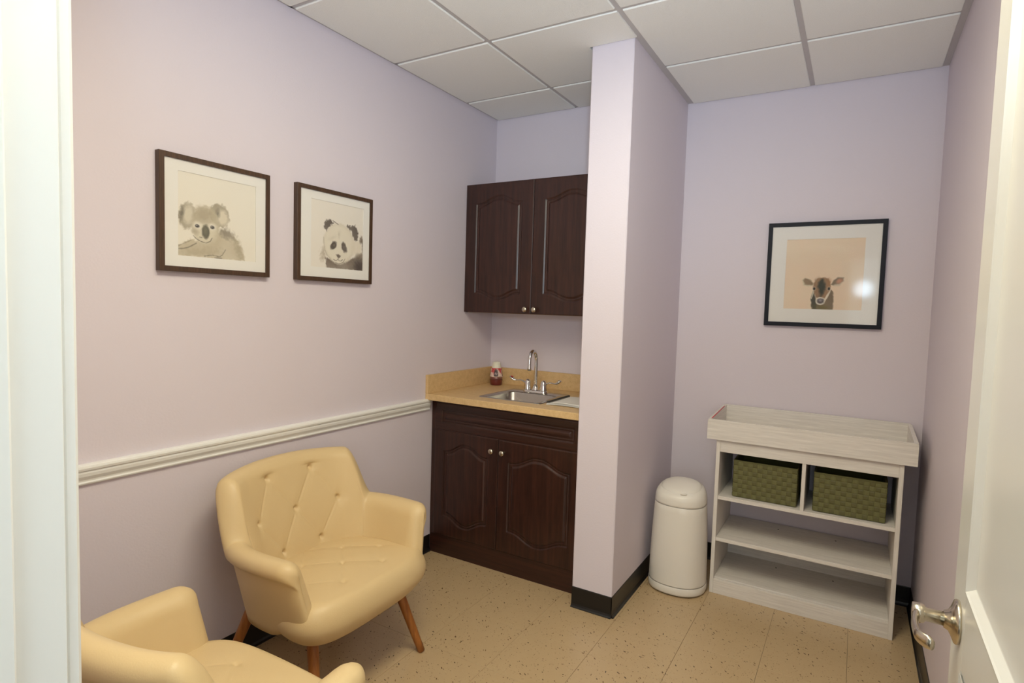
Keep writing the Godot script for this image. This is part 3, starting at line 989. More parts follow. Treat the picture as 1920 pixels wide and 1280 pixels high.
func build_kitchenette() -> void:
	var dw: Material = mats.espresso_woodgrain
	# base cabinet
	var c := thing("base_cabinet", "dark espresso sink cabinet with two cathedral doors standing on the floor", "cabinet", Vector3(0.004, 0, 0.0))
	var W := PX0 - 0.006
	var st := boxm(Vector3(0, 0, 0.004), Vector3(0.018, 0.878, 0.585))
	box(st, Vector3(W - 0.018, 0, 0.004), Vector3(W, 0.878, 0.585))
	box(st, Vector3(0.018, 0.105, 0.004), Vector3(W - 0.018, 0.123, 0.585))
	box(st, Vector3(0.018, 0.0, 0.004), Vector3(W - 0.018, 0.878, 0.012))
	part(st, "body", dw, c)
	part(boxm(Vector3(0, 0, 0.585), Vector3(W, 0.112, 0.601), 0.001), "plinth", mats.espresso_woodgrain_across, c)
	part(boxm(Vector3(0, 0.112, 0.585), Vector3(0.022, 0.878, 0.601)), "filler_strip", dw, c)
	part(boxm(Vector3(W - 0.012, 0.112, 0.585), Vector3(W, 0.878, 0.601)), "filler_strip", dw, c)
	part(boxm(Vector3(0.022, 0.706, 0.585), Vector3(W - 0.012, 0.722, 0.600)), "frame_rail", dw, c)
	part(boxm(Vector3(0.022, 0.864, 0.585), Vector3(W - 0.012, 0.878, 0.600)), "frame_rail", dw, c)
	var x0 := 0.024
	var mid := 0.446
	var x1 := W - 0.013
	var d1 := part(routed_front(mid - 0.0015 - x0, 0.595, 0.019, 0.062, 0.048), "door", dw, c)
	d1.position = Vector3(x0, 0.114, 0.586)
	knob(d1, Vector3(mid - x0 - 0.034, 0.530, 0.019))
	var d2 := part(routed_front(x1 - mid - 0.0015, 0.595, 0.019, 0.062, 0.048), "door", dw, c)
	d2.position = Vector3(mid + 0.0015, 0.114, 0.586)
	knob(d2, Vector3(0.032, 0.530, 0.019))
	var dr := part(routed_front(x1 - x0, 0.150, 0.019, 0.046, 0.0), "drawer_front", mats.espresso_woodgrain_across, c)
	dr.position = Vector3(x0, 0.714, 0.586)
	# worktop with its cut-out and splashbacks
	var lam: Material = mats.tan_laminate
	var k := thing("worktop", "tan speckled laminate worktop with low splashbacks on the dark cabinet", "worktop", Vector3(0, 0, 0))
	var ya := 0.880
	var yb := 0.9144
	var zf := 0.6644
	var X := PX0 - 0.001
	st = boxm(Vector3(0.001, ya, 0.536), Vector3(X, yb, zf), 0.002)
	box(st, Vector3(0.001, ya, 0.001), Vector3(X, yb, 0.215))
	box(st, Vector3(0.001, ya, 0.215), Vector3(0.305, yb, 0.536))
	box(st, Vector3(0.642, ya, 0.215), Vector3(X, yb, 0.536))
	part(st, "slab", lam, k)
	part(boxm(Vector3(0.001, yb, 0.001), Vector3(0.019, yb + 0.104, zf), 0.0015), "side_splash", lam, k)
	part(boxm(Vector3(0.019, yb, 0.001), Vector3(X, yb + 0.104, 0.019), 0.0015), "back_splash", lam, k)
	build_sink()
	build_faucet()
	# wall cabinet
	var u := thing("wall_cabinet", "dark espresso wall cabinet with two cathedral doors above the sink", "cabinet", Vector3(0.002, 1.369, 0.001))
	var UW := 0.938
	var UH := 0.753
	st = boxm(Vector3(0, 0, 0), Vector3(UW, UH, 0.008))
	box(st, Vector3(0, 0, 0.008), Vector3(0.016, UH, 0.297))
	box(st, Vector3(UW - 0.016, 0, 0.008), Vector3(UW, UH, 0.297))
	box(st, Vector3(0.016, UH - 0.016, 0.008), Vector3(UW - 0.016, UH, 0.297))
	part(st, "body", dw, u)
	part(boxm(Vector3(0.016, 0.0, 0.008), Vector3(UW - 0.016, 0.016, 0.297)), "bottom_panel", mats.maple_melamine, u)
	var um := 0.458
	var e1 := part(routed_front(um - 0.0015 - 0.001, UH - 0.004, 0.019, 0.072, 0.040), "door", dw, u)
	e1.position = Vector3(0.001, 0.002, 0.298)
	knob(e1, Vector3(um - 0.030, 0.026, 0.019))
	var e2 := part(routed_front(UW - um - 0.0025, UH - 0.004, 0.019, 0.072, 0.040), "door", dw, u)
	e2.position = Vector3(um + 0.0015, 0.002, 0.298)
	knob(e2, Vector3(0.028, 0.026, 0.019))
	build_freshener()
	build_notebook()

func rrect(cx: float, cz: float, hx: float, hz: float, r: float, y: float, n := 6) -> PackedVector3Array:
	var row := PackedVector3Array()
	var cs := [Vector2(1, -1), Vector2(-1, -1), Vector2(-1, 1), Vector2(1, 1)]
	for k in 4:
		for i in n + 1:
			var t := -PI * 0.5 * k - PI * 0.5 * i / n
			var o: Vector2 = Vector2(cx, cz) + cs[k] * Vector2(hx - r, hz - r) + Vector2(cos(t), sin(t)) * r
			row.append(Vector3(o.x, y, o.y))
	return row

func build_sink() -> void:
	var t := thing("sink", "small square stainless steel sink set into the tan worktop", "sink", Vector3(0.4735, 0.9144, 0.367))
	var st := new_st()
	var rows := [rrect(0, 0, 0.192, 0.192, 0.018, 0.0003), rrect(0, 0, 0.191, 0.191, 0.018, 0.0028), rrect(0, 0, 0.187, 0.187, 0.016, 0.0042), rrect(0, 0, 0.183, 0.183, 0.014, 0.0036)]
	# rim to bowl: the bowl sits forward, the deck with the faucet lies behind it
	rows.append(rrect(0, 0.040, 0.163, 0.142, 0.045, 0.0030))
	rows.append(rrect(0, 0.040, 0.159, 0.138, 0.045, 0.0005))
	rows.append(rrect(0, 0.040, 0.156, 0.135, 0.044, -0.006))
	rows.append(rrect(0, 0.040, 0.150, 0.129, 0.050, -0.120))
	rows.append(rrect(0, 0.040, 0.140, 0.119, 0.052, -0.138))
	rows.append(rrect(0, 0.040, 0.118, 0.098, 0.050, -0.146))
	rows.append(rrect(0, 0.040, 0.030, 0.030, 0.029, -0.150))
	rows.append(rrect(0, 0.040, 0.001, 0.001, 0.0009, -0.150))
	skin(st, rows, true, 0)
	part(st, "basin", mats.brushed_steel, t)
	st = new_st()
	lathe(st, [Vector2(0.0, -0.1495), Vector2(0.040, -0.1495), Vector2(0.040, -0.1475), Vector2(0.030, -0.1465), Vector2(0.010, -0.1475), Vector2(0, -0.1475)], 24, Vector3(0, 0, 0.04))
	part(st, "drain", mats.chrome, t)

func build_faucet() -> void:
	var t := thing("faucet", "chrome gooseneck faucet with two blade handles behind the sink", "faucet", Vector3(0.452, 0.9174, 0.213))
	var ch: Material = mats.chrome
	var st := new_st()
	var rows := [rrect(0, 0, 0.078, 0.025, 0.0245, 0.0), rrect(0, 0, 0.078, 0.025, 0.0245, 0.008), rrect(0, 0, 0.074, 0.021, 0.0205, 0.014), rrect(0, 0, 0.001, 0.001, 0.0009, 0.015)]
	skin(st, rows, true, 0)
	part(st, "base_plate", ch, t)
	st = new_st()
	lathe(st, [Vector2(0.019, 0.012), Vector2(0.019, 0.020), Vector2(0.014, 0.028), Vector2(0.0125, 0.040), Vector2(0.0, 0.040)], 24)
	part(st, "spout_collar", ch, t)
	st = new_st()
	var path := [Vector3(0, 0.02, 0)]
	var rad := [0.0102]
	for i in 9:
		path.append(Vector3(0, 0.03 + 0.155 * (i + 1) / 9.0, 0))
		rad.append(0.0102)
	# the spout points forward over the bowl
	var dirv := Vector3(0.06, 0, 1).normalized()
	for i in 15:
		var a := PI * (i + 1) / 15.0
		path.append(Vector3(0, 0.185, 0) + dirv * 0.046 * (1.0 - cos(a)) + Vector3.UP * 0.056 * sin(a))
		rad.append(0.0102)
	path.append(path[-1] + Vector3(0, -0.030, 0)); rad.append(0.0102)
	path.append(path[-1] + Vector3(0, -0.003, 0)); rad.append(0.0120)
	path.append(path[-1] + Vector3(0, -0.018, 0)); rad.append(0.0120)
	tube(st, path, rad, 16)
	part(st, "spout", ch, t)
	for s: float in [-1.0, 1.0]:
		var hub := Node3D.new()
		hub.name = "handle"
		t.add_child(hub, true)
		hub.position = Vector3(s * 0.052, 0.010, 0)
		st = new_st()
		lathe(st, [Vector2(0.0225, 0.0), Vector2(0.0225, 0.008), Vector2(0.0200, 0.024), Vector2(0.0175, 0.044), Vector2(0.013, 0.056), Vector2(0.006, 0.062), Vector2(0, 0.063)], 24)
		part(st, "valve_body", ch, hub)
		st = new_st()
		var p := []
		var r := []
		var fl := []
		for i in 13:
			var u := i / 12.0
			p.append(Vector3(s * (0.008 + 0.105 * u), 0.034 + 0.036 * u + 0.008 * sin(u * PI * 2.0), 0.012 * u))
			r.append(lerpf(0.0085, 0.0065, minf(u * 2.0, 1.0)) if u < 0.6 else lerpf(0.0065, 0.0150, smoothstep(0.6, 0.85, u)) * (1.0 if u < 0.95 else 0.8))
		tube(st, p, r, 12, 0.5, Vector3.UP)
		part(st, "blade", ch, hub)
		st = new_st()
		lathe(st, [Vector2(0, 0), Vector2(0.0055, 0), Vector2(0.005, 0.002), Vector2(0, 0.0024)], 14)
		var mk := part(st, "temperature_mark", mats.red_mark if s < 0 else mats.blue_mark, hub)
		mk.position = Vector3(s * 0.101, 0.0705, 0.011)
		mk.rotation.z = s * 0.3
		if s < 0:
			mk.scale = Vector3(1.7, 1, 1.3)

func build_freshener() -> void:
	var t := thing("air_freshener", "cone air freshener with white cap and red gel in worktop corner", "air freshener", Vector3(0.102, 0.9150, 0.088))
	var st := new_st()
	lathe(st, [Vector2(0, 0), Vector2(0.034, 0), Vector2(0.037, 0.003), Vector2(0.040, 0.030), Vector2(0.0405, 0.034)], 32)
	part(st, "gel_cup", mats.red_gel, t)
	st = new_st()
	lathe(st, [Vector2(0.0, 0.034), Vector2(0.0385, 0.034), Vector2(0.0385, 0.052), Vector2(0.0, 0.052)], 32)
	var clear := mats.red_gel.duplicate() as StandardMaterial3D
	clear.resource_name = "gel_collar"
	clear.albedo_color = Color8(122, 70, 66)
	part(st, "collar", clear, t)
	st = new_st()
	lathe(st, [Vector2(0.0385, 0.050), Vector2(0.0425, 0.052), Vector2(0.041, 0.058), Vector2(0.0325, 0.104), Vector2(0.030, 0.108)], 40)
	var lm := StandardMaterial3D.new()
	lm.resource_name = "printed_label"
	lm.albedo_texture = tex(label_print())
	lm.roughness = 0.45
	part(st, "printed_cone", lm, t)
	st = new_st()
	lathe(st, [Vector2(0.030, 0.107), Vector2(0.028, 0.112), Vector2(0.024, 0.138), Vector2(0.022, 0.143), Vector2(0.014, 0.146), Vector2(0, 0.147)], 32)
	part(st, "cap", mats.white_cap, t)

func build_notebook() -> void:
	var t := thing("spiral_notebook", "white spiral notebook lying on the worktop right of the sink", "notebook", Vector3(0.690, 0.9150, 0.395), 0.02)
	var w := 0.215
	var d := 0.145
	# slightly curled sheets
	for layer in 3:
		var st := new_st()
		var rows := []
		var y := 0.0012 + layer * 0.0022
		for e in 2:
			pass
		var top_rows := []
		for j in 9:
			var row := PackedVector3Array()
			var z := d - 2 * d * j / 8.0
			for i in 13:
				var x := w * i / 12.0
				var curl := 0.010 * pow(absf(z) / d, 2.0) * sin(PI * i / 12.0) * (1.0 if z > 0 else 0.2) * (0.4 + 0.3 * layer)
				row.append(Vector3(x, y + curl, z))
			top_rows.append(row)
		skin(st, top_rows, false, 0)
		# a thickness below
		var low := []
		for row: PackedVector3Array in top_rows:
			var r2 := PackedVector3Array()
			for p in row:
				r2.append(p - Vector3(0, 0.0016 if layer > 0 else 0.001, 0))
			r2.reverse()
			low.append(r2)
		skin(st, low, false, 0)
		for j in 12:
			var a0: Vector3 = top_rows[0][j]
			var a1: Vector3 = top_rows[0][j + 1]
			quad(st, a0 - Vector3(0, 0.0014, 0), a1 - Vector3(0, 0.0014, 0), a1, a0)
		part(st, "cover" if layer != 1 else "pages", mats.paper, t)
	for i in 26:
		var st := new_st()
		var p := []
		for k in 15:
			var a := TAU * k / 14.0
			p.append(Vector3(0.002 + 0.0065 * cos(a), 0.0075 + 0.0065 * sin(a), 0.0006 * k))
		tube(st, p, [0.0017], 6)
		var ring := part(st, "coil", mats.black_coil, t)
		ring.position = Vector3(0, 0, -d + 0.012 + i * 0.0104)
	var st2 := boxm(Vector3(0.120, 0.0, -0.03), Vector3(0.185, 0.0004, -0.005))
	var pr := part(st2, "printed_block", mats.dark_seam, t)
	pr.position.y = 0.0096

# ---------------------------------------------------------------- armchair (faces local +x)
const ARM_H := 0.583
const BACK_H := 0.790

func arc_points() -> Array:
	# the ridge of the shell in plan, from the right arm tip round the back to the left arm tip
	var half := [Vector2(0.205, 0.322), Vector2(0.12, 0.331), Vector2(0.03, 0.335), Vector2(-0.05, 0.328), Vector2(-0.108, 0.306), Vector2(-0.155, 0.263), Vector2(-0.188, 0.210), Vector2(-0.208, 0.150), Vector2(-0.220, 0.085), Vector2(-0.224, 0.0)]
	var c := Curve2D.new()
	var pts := []
	for p: Vector2 in half:
		pts.append(Vector2(p.x, -p.y))
	for i in range(half.size() - 2, -1, -1):
		pts.append(half[i])
	for i in pts.size():
		var a: Vector2 = pts[maxi(i - 1, 0)]
		var b: Vector2 = pts[mini(i + 1, pts.size() - 1)]
		var tn := (b - a) / 6.0
		c.add_point(pts[i], -tn, tn)
	c.bake_interval = 0.004
	var n := 380
	var out := []
	var L := c.get_baked_length()
	for i in n + 1:
		# closer together near the tips
		var u := float(i) / n
		out.append([c.sample_baked(u * L), u * L, L])
	return out

func seg_dist(p: Vector2, a: Vector2, b: Vector2) -> float:
	return p.distance_to(Geometry2D.get_closest_point_to_segment(p, a, b))

func build_chair() -> Node3D:
	var t := thing("armchair", "cream tufted armchair with four wooden legs by dark cabinet, seen whole", "armchair")
	var m: Material = mats.cream_leatherette
	# --- shell
	var arc := arc_points()
	var rows := []
	var n := arc.size()
	var tuft := [Vector2(-0.1, 0.725), Vector2(0.1, 0.725), Vector2(-0.2, 0.59), Vector2(0, 0.59), Vector2(0.2, 0.59), Vector2(-0.1, 0.455), Vector2(0.1, 0.455)]
	var seams := [[0, 2], [0, 3], [1, 3], [1, 4], [2, 5], [3, 5], [3, 6], [4, 6]]
	for i in n:
		var p: Vector2 = arc[i][0]
		var s: float = arc[i][1]
		var L: float = arc[i][2]
		var a: Vector2 = arc[maxi(i - 1, 0)][0]
		var b: Vector2 = arc[mini(i + 1, n - 1)][0]
		var tn := (b - a).normalized()
		var out := Vector2(tn.y, -tn.x)
		# from the right (-z) arm tip round the back: outward is to the right of travel
		if out.dot(p - Vector2(0.05, 0)) < 0:
			out = -out
		var zz := absf(p.y)
		var up := smoothstep(-0.090, -0.166, p.x)
		var h := lerpf(ARM_H, BACK_H - 0.012 * pow(zz / 0.24, 2.0), up)
		h -= 0.012 * smoothstep(0.05, -0.12, p.x) * (1.0 - up) * 0.0
		# rounded ends of the arms
		var dist_end := minf(s, L - s)
		var rr := 0.055
		var cap := 1.0
		if dist_end < rr:
			cap = sqrt(maxf(0.0, 1.0 - pow(1.0 - dist_end / rr, 2.0)))
			h -= (1.0 - cap) * 0.045
		var lean := 0.225
		var half_t := lerpf(0.044, 0.042, up)
		var th := half_t * maxf(cap, 0.02)
		var y0 := 0.300 + 0.060 * smoothstep(0.15, 0.02, dist_end)
		var row := PackedVector3Array()
		var pad := lerpf(0.006, 0.028, smoothstep(0.02, -0.20, p.x))
		var add := func(off: float, y: float) -> void:
			var q := p + out * (off + lean * (y - 0.543))
			# the front edge of each arm leans forward on its way down to the seat
			if y < h - 0.03:
				q.x += 0.030 * smoothstep(0.16, 0.0, dist_end) * clampf((h - 0.03 - y) / 0.20, 0.0, 1.0)
			row.append(Vector3(q.x, y, q.y))
		# outer face, bottom to top
		var rim := h - half_t
		var outer := 0.026 * maxf(cap, 0.05)
		for k in 9:
			var y := lerpf(y0, rim - 0.030, k / 8.0)
			add.call(outer, y)
		add.call(outer + 0.002 * cap, rim - 0.018)
		add.call(lerpf(outer, th, 0.75), rim - 0.008)
		for k in 11:
			var ang := PI * k / 10.0
			add.call(cos(ang) * th, rim + sin(ang) * half_t)
		# inner face, top to bottom, padded and tufted
		var kn := 90
		for k in kn:
			var v := (k + 1.0) / kn
			var y := lerpf(rim, 0.335, v)
			var off := -th - pad * cap * sin(PI * minf(1.0, v * 0.62))
			# tufting on the back only
			if up > 0.02 or zz < 0.30:
				var q := Vector2(p.y * (0.205 / 0.212), y)
				var dd := 0.0
				for tp: Vector2 in tuft:
					var r2 := q.distance_squared_to(tp)
					dd += 0.015 * exp(-r2 / 0.00007) + 0.008 * exp(-r2 / 0.0010)
				for e in seams:
					var sd := seg_dist(q, tuft[e[0]], tuft[e[1]])
					dd = maxf(dd, 0.0022 * exp(-pow(sd / 0.004, 2.0)) + 0.0035 * exp(-pow(sd / 0.025, 2.0)))
				for vx: float in [-0.1, 0.1]:
					if y < 0.455:
						dd = maxf(dd, 0.0015 * exp(-pow((q.x - vx) / 0.004, 2.0)))
				off += dd * smoothstep(0.29, 0.24, zz)
			# seam where the arm meets the back
			var line := 0.5 * (y - 0.36)
			var sx := -0.150 + 0.0 * line
			off += 0.0016 * exp(-pow((p.x + 0.118 - 0.18 * (0.60 - y)) / 0.0035, 2.0)) * float(zz > 0.2)
			add.call(off, y)
		row.append(row[0])
		rows.append(row)
	var st := new_st()
	# row order gives outward faces
	skin(st, rows, false, 0)
	var first: PackedVector3Array = rows[0]
	var last: PackedVector3Array = rows[n - 1]
	for e in 2:
		var r: PackedVector3Array = first if e == 0 else last
		var cen := Vector3.ZERO
		for q in r:
			cen += q / r.size()
		for k in r.size() - 1:
			if e == 0:
				tri(st, cen, r[k + 1], r[k])
			else:
				tri(st, cen, r[k], r[k + 1])
	part(st, "shell", m, t)
	# --- seat
	st = new_st()
	rows = []
	var seat_t := []
	for i in range(-2, 4):
		for j in range(-2, 4):
			var q := Vector2(-0.033 + 0.105 * (i + j), 0.1 * (i - j) + (0.1 if true else 0.0))
			if q.x > -0.1 and q.x < 0.2 and absf(q.y) < 0.24:
				seat_t.append(q)
	var prof := []
	prof.append(Vector2(0.0, 0.270))
	prof.append(Vector2(0.80, 0.270))
	for k in 13:
		var ang := -PI * 0.5 + PI * k / 12.0
		prof.append(Vector2(0.83 + 0.17 * cos(ang), 0.348 + 0.078 * sin(ang) + 0.0))
	for k in 80:
		var u := 1.0 - (k + 1.0) / 80.0
		prof.append(Vector2(0.83 * u, 0.426 + 0.012 * (1.0 - u * u)))
	var segs := 220
	for pr: Vector2 in prof:
		var row := PackedVector3Array()
		for j in segs:
			var ang := -TAU * j / segs
			var cs := cos(ang)
			var sn := sin(ang)
			var pw := 5.0
			var rad := pow(pow(absf(cs), pw) + pow(absf(sn), pw), -1.0 / pw)
			var x := 0.030 + cs * rad * 0.246 * pr.x
			var z := sn * rad * 0.318 * pr.x
			# narrower at the back, front edge bowed
			z *= lerpf(0.80, 1.035, smoothstep(-0.22, 0.22, x))
			x += 0.014 * (1.0 - pow(z / 0.32, 2.0)) * smoothstep(0.1, 0.25, x)
			var y := pr.y
			if y < 0.348:
				# the underside tucks in
				var tuck := smoothstep(0.348, 0.270, y)
				x = lerpf(x, x * 0.93, tuck)
				z = lerpf(z, z * 0.93, tuck)
			elif pr.x < 0.99:
				var q := Vector2(x, z)
				var dd := 0.0
				for tp: Vector2 in seat_t:
					var r2 := q.distance_squared_to(tp)
					dd += 0.008 * exp(-r2 / 0.00008) + 0.005 * exp(-r2 / 0.0012)
				for d1: Vector2 in [Vector2(0.105, 0.1), Vector2(0.105, -0.1)]:
					var nn := Vector2(-d1.y, d1.x).normalized()
					var sp: float = absf(nn.dot(Vector2(0.105, 0.1 if d1.y < 0 else -0.1)))
					var off0: float = nn.dot(q - Vector2(-0.033, 0.1))
					var dist: float = absf(off0 - roundf(off0 / sp) * sp)
					dd = maxf(dd, (0.0012 * exp(-pow(dist / 0.004, 2.0)) + 0.0022 * exp(-pow(dist / 0.025, 2.0))) * smoothstep(0.27, 0.20, absf(z)) * smoothstep(0.225, 0.18, x))
				y -= dd
			row.append(Vector3(x, y, z))
		rows.append(row)
	skin(st, rows, true, 0)
	part(st, "seat", m, t)
	# --- legs with their brackets
	for sx: float in [1.0, -1.0]:
		for sz: float in [-1.0, 1.0]:
			var top := Vector3(0.150 if sx > 0 else -0.160, 0.285, sz * 0.215)
			var foot := Vector3(0.243 if sx > 0 else -0.262, 0.0, sz * 0.272)
			st = new_st()
			var path := []
			var rad := []
			for k in 7:
				path.append(top.lerp(foot, k / 6.0))
				rad.append(lerpf(0.0205, 0.0145, k / 6.0))
			path[6].y = 0.003
			tube(st, path, rad, 20)
			var lg := part(st, "leg", mats.varnished_beech, t)
			st = new_st()
			var bd := Vector3(-signf(top.x), 0, 0) * 0.026
			box(st, top + bd + Vector3(-0.013, -0.035, -0.015), top + bd + Vector3(0.013, -0.002, 0.015), 0.003)
			part(st, "bracket", mats.black_metal, lg)
	return t

# ---------------------------------------------------------------- changing table and what stands round it
func build_changing_table() -> void:
	var t := thing("changing_table", "whitewashed oak changing table with tray top and open shelves", "changing table", Vector3(1.8615, 0, 0))
	var o: Material = mats.whitewashed_oak
	var v: Material = mats.whitewashed_oak_upright
	var zf := 0.188
	var zb := -0.198
	var hw := 0.3895
	var iw := hw - 0.018
	for s: float in [-1.0, 1.0]:
		part(boxm(Vector3(minf(s * hw, s * iw), 0, zb), Vector3(maxf(s * hw, s * iw), 0.784, zf), 0.001), "side_panel", v, t)
	part(boxm(Vector3(-iw, 0.722, zf - 0.018), Vector3(iw, 0.784, zf - 0.001), 0.001), "top_rail", o, t)
	for y: float in [0.499, 0.287, 0.080]:
		var sh := part(boxm(Vector3(-iw, y - 0.018, zb), Vector3(iw, y, zf - (0.002 if y > 0.1 else 0.018)), 0.001), "shelf", o, t)
		if y < 0.4:
			for sx: float in [-0.115, 0.148]:
				var st := new_st()
				lathe(st, [Vector2(0, 0), Vector2(0.0042, 0), Vector2(0.0035, 0.0012), Vector2(0, 0.0015)], 12, Vector3(sx, y, -0.115))
				part(st, "screw_cap", mats.screw_dark, sh)
	part(boxm(Vector3(-iw, 0, zf - 0.017), Vector3(iw, 0.074, zf - 0.001), 0.001), "kickboard", o, t)
	part(boxm(Vector3(-0.0035, 0.499, zb), Vector3(0.0125, 0.722, zf - 0.003), 0.001), "divider", v, t)
	for y: float in [0.481, 0.269]:
		for s in 2:
			part(boxm(Vector3(-iw if s == 0 else 0.005, y - 0.085, zb), Vector3(0.004 if s == 0 else iw, y, zb + 0.012)), "back_rail", o, t)
	part(boxm(Vector3(-iw, 0.0, zb), Vector3(iw, 0.15, zb + 0.010)), "back_rail", o, t)
	part(boxm(Vector3(-iw, 0.690, zb), Vector3(iw, 0.784, zb + 0.012)), "back_rail", o, t)
	# tray
	var tw := 0.434
	var tf := 0.204
	var tb := -0.208
	part(boxm(Vector3(-tw + 0.016, 0.784, tb + 0.016), Vector3(tw - 0.016, 0.792, tf - 0.016)), "tray_floor", o, t)
	var st := new_st()
	st.set_smooth_group(-1)
	for b in [["tray_front", tf - 0.016, tf, 0.882], ["tray_back", tb, tb + 0.016, 0.904]]:
		st = new_st()
		var prof := [Vector2(-tw, 0.784), Vector2(tw, 0.784), Vector2(tw, b[3] - 0.005), Vector2(tw - 0.006, b[3]), Vector2(-tw + 0.006, b[3]), Vector2(-tw, b[3] - 0.005)]
		extrude_z(st, prof, b[1], b[2])
		part(st, b[0], o, t)
	for s: float in [-1.0, 1.0]:
		st = new_st()
		var xa := s * tw if s < 0 else tw - 0.016
		var xb := xa + 0.016
		var c := [Vector3(xa, 0.784, tf - 0.016), Vector3(xa, 0.784, tb + 0.016), Vector3(xa, 0.902, tb + 0.016), Vector3(xa, 0.881, tf - 0.016)]
		var e := []
		for q: Vector3 in c:
			e.append(q + Vector3(0.016, 0, 0))
		st.set_smooth_group(-1)
		var mid := Vector3((xa + xb) * 0.5, 0.84, 0.0)
		oquad(st, mid, c[0], c[1], c[2], c[3])
		oquad(st, mid, e[0], e[1], e[2], e[3])
		for k in 4:
			var l := (k + 1) % 4
			oquad(st, mid, c[k], c[l], e[l], e[k])
		part(st, "tray_side", o, t)
		if s < 0:
			st = new_st()
			var y0 := 0.8805
			st.set_smooth_group(-1)
			tube(st, [Vector3(xa + 0.0125, 0.8815, tf - 0.03), Vector3(xa + 0.0125, 0.9005, tb + 0.06)], [0.0030], 8, 0.5)
			part(st, "red_strip", mats.red_strap, t)

func extrude_z(st: SurfaceTool, prof: Array, z0: float, z1: float) -> void:
	st.set_smooth_group(-1)
	var c := Vector3.ZERO
	var pts := PackedVector2Array()
	for p: Vector2 in prof:
		pts.append(p)
		c += Vector3(p.x, p.y, (z0 + z1) * 0.5) / prof.size()
	for i in prof.size():
		var p: Vector2 = prof[i]
		var q: Vector2 = prof[(i + 1) % prof.size()]
		oquad(st, c, Vector3(p.x, p.y, z0), Vector3(q.x, q.y, z0), Vector3(q.x, q.y, z1), Vector3(p.x, p.y, z1))
	var ids := Geometry2D.triangulate_polygon(pts)
	for k in range(0, ids.size(), 3):
		for z in [z0, z1]:
			var a := Vector3(pts[ids[k]].x, pts[ids[k]].y, z)
			var b := Vector3(pts[ids[k + 1]].x, pts[ids[k + 1]].y, z)
			var d := Vector3(pts[ids[k + 2]].x, pts[ids[k + 2]].y, z)
			if ((b - a).cross(d - a).z > 0) == (z == z1):
				tri(st, a, b, d)
			else:
				tri(st, a, d, b)

# a woven ribbon running from a to b, going over and under `cells` cross strips; `face` points outward
func ribbon(a: Vector3, b: Vector3, wide: Vector3, face: Vector3, cells: int, phase: int, m: Material) -> ArrayMesh:
	var st := new_st()
	var amp := 0.0016
	var rows := []
	var prof := [[-0.5, 0.0], [-0.40, 0.0008], [0.40, 0.0008], [0.5, 0.0]]
	var steps := cells * 4
	for i in steps + 1:
		var u := float(i) / steps
		var ph := u * cells - 0.5
		var wv := cos(PI * (ph + phase))
		var lift := amp * clampf(wv * 1.8, -1.0, 1.0)
		var row := PackedVector3Array()
		for p in prof:
			row.append(a.lerp(b, u) + wide * p[0] + face * (lift + p[1]))
		rows.append(row)
	var along := (b - a)
	if along.cross(wide).dot(face) > 0:
		# rows must see `face` as outside
		for i in rows.size():
			var r: PackedVector3Array = rows[i]
			r.reverse()
			rows[i] = r
	skin(st, rows, false, -1)
	return make_mesh(st, m)

func build_basket() -> Node3D:
	var t := thing("storage_basket", "olive green woven basket left of the changing table's divider", "basket", Vector3(1.6955, 0.4995, 0), 0.0, "green baskets on the changing table's top shelf")
	var hx := 0.143
	var zf := 0.152
	var zb := -0.11
	var h := 0.182
	var st := boxm(Vector3(-hx + 0.004, 0.001, zb + 0.004), Vector3(hx - 0.004, 0.006, zf - 0.004))
	box(st, Vector3(-hx + 0.004, 0.006, zf - 0.007), Vector3(hx - 0.004, h - 0.002, zf - 0.004))
	box(st, Vector3(-hx + 0.004, 0.006, zb + 0.004), Vector3(hx - 0.004, h - 0.002, zb + 0.007))
	box(st, Vector3(-hx + 0.004, 0.006, zb + 0.007), Vector3(-hx + 0.007, h - 0.002, zf - 0.007))
	box(st, Vector3(hx - 0.007, 0.006, zb + 0.007), Vector3(hx - 0.004, h - 0.002, zf - 0.007))
	part(st, "lining", mats.basket_lining, t)
	var ra := 8
	var ch := (h - 0.004) / ra
	for f in 4:
		var face: Vector3 = [Vector3.BACK, Vector3.RIGHT, Vector3.FORWARD, Vector3.LEFT][f]
		var a: Vector3 = [Vector3(-hx, 0, zf), Vector3(hx, 0, zf), Vector3(hx, 0, zb), Vector3(-hx, 0, zb)][f]
		var b: Vector3 = [Vector3(hx, 0, zf), Vector3(hx, 0, zb), Vector3(-hx, 0, zb), Vector3(-hx, 0, zf)][f]
		var len := a.distance_to(b)
		var cells := 13 if f % 2 == 0 else 12
		var cw := len / cells
		for r in ra:
			var y := 0.003 + ch * (r + 0.5)
			part_mesh(ribbon(a + Vector3(0, y, 0), b + Vector3(0, y, 0), Vector3.UP * ch * 0.96, face, cells, r, mats.olive_strip), "level_strip", t)
		var dirv := (b - a).normalized()
		for c in cells:
			var p := a + dirv * cw * (c + 0.5)
			part_mesh(ribbon(p + Vector3(0, 0.003, 0), p + Vector3(0, h - 0.001, 0), dirv * cw * 0.94, face, ra, c + 1, mats.dark_olive_strip), "upright_strip", t)
	st = new_st()
	for e in [[Vector3(-hx - 0.002, h - 0.006, zf - 0.006), Vector3(hx + 0.002, h + 0.003, zf + 0.003)], [Vector3(-hx - 0.002, h - 0.006, zb - 0.003), Vector3(hx + 0.002, h + 0.003, zb + 0.006)],
		[Vector3(-hx - 0.003, h - 0.006, zb + 0.006), Vector3(-hx + 0.006, h + 0.003, zf - 0.006)], [Vector3(hx - 0.006, h - 0.006, zb + 0.006), Vector3(hx + 0.003, h + 0.003, zf - 0.006)]]:
		box(st, e[0], e[1], 0.003)
	part(st, "rim", mats.dark_olive_strip, t)
	return t

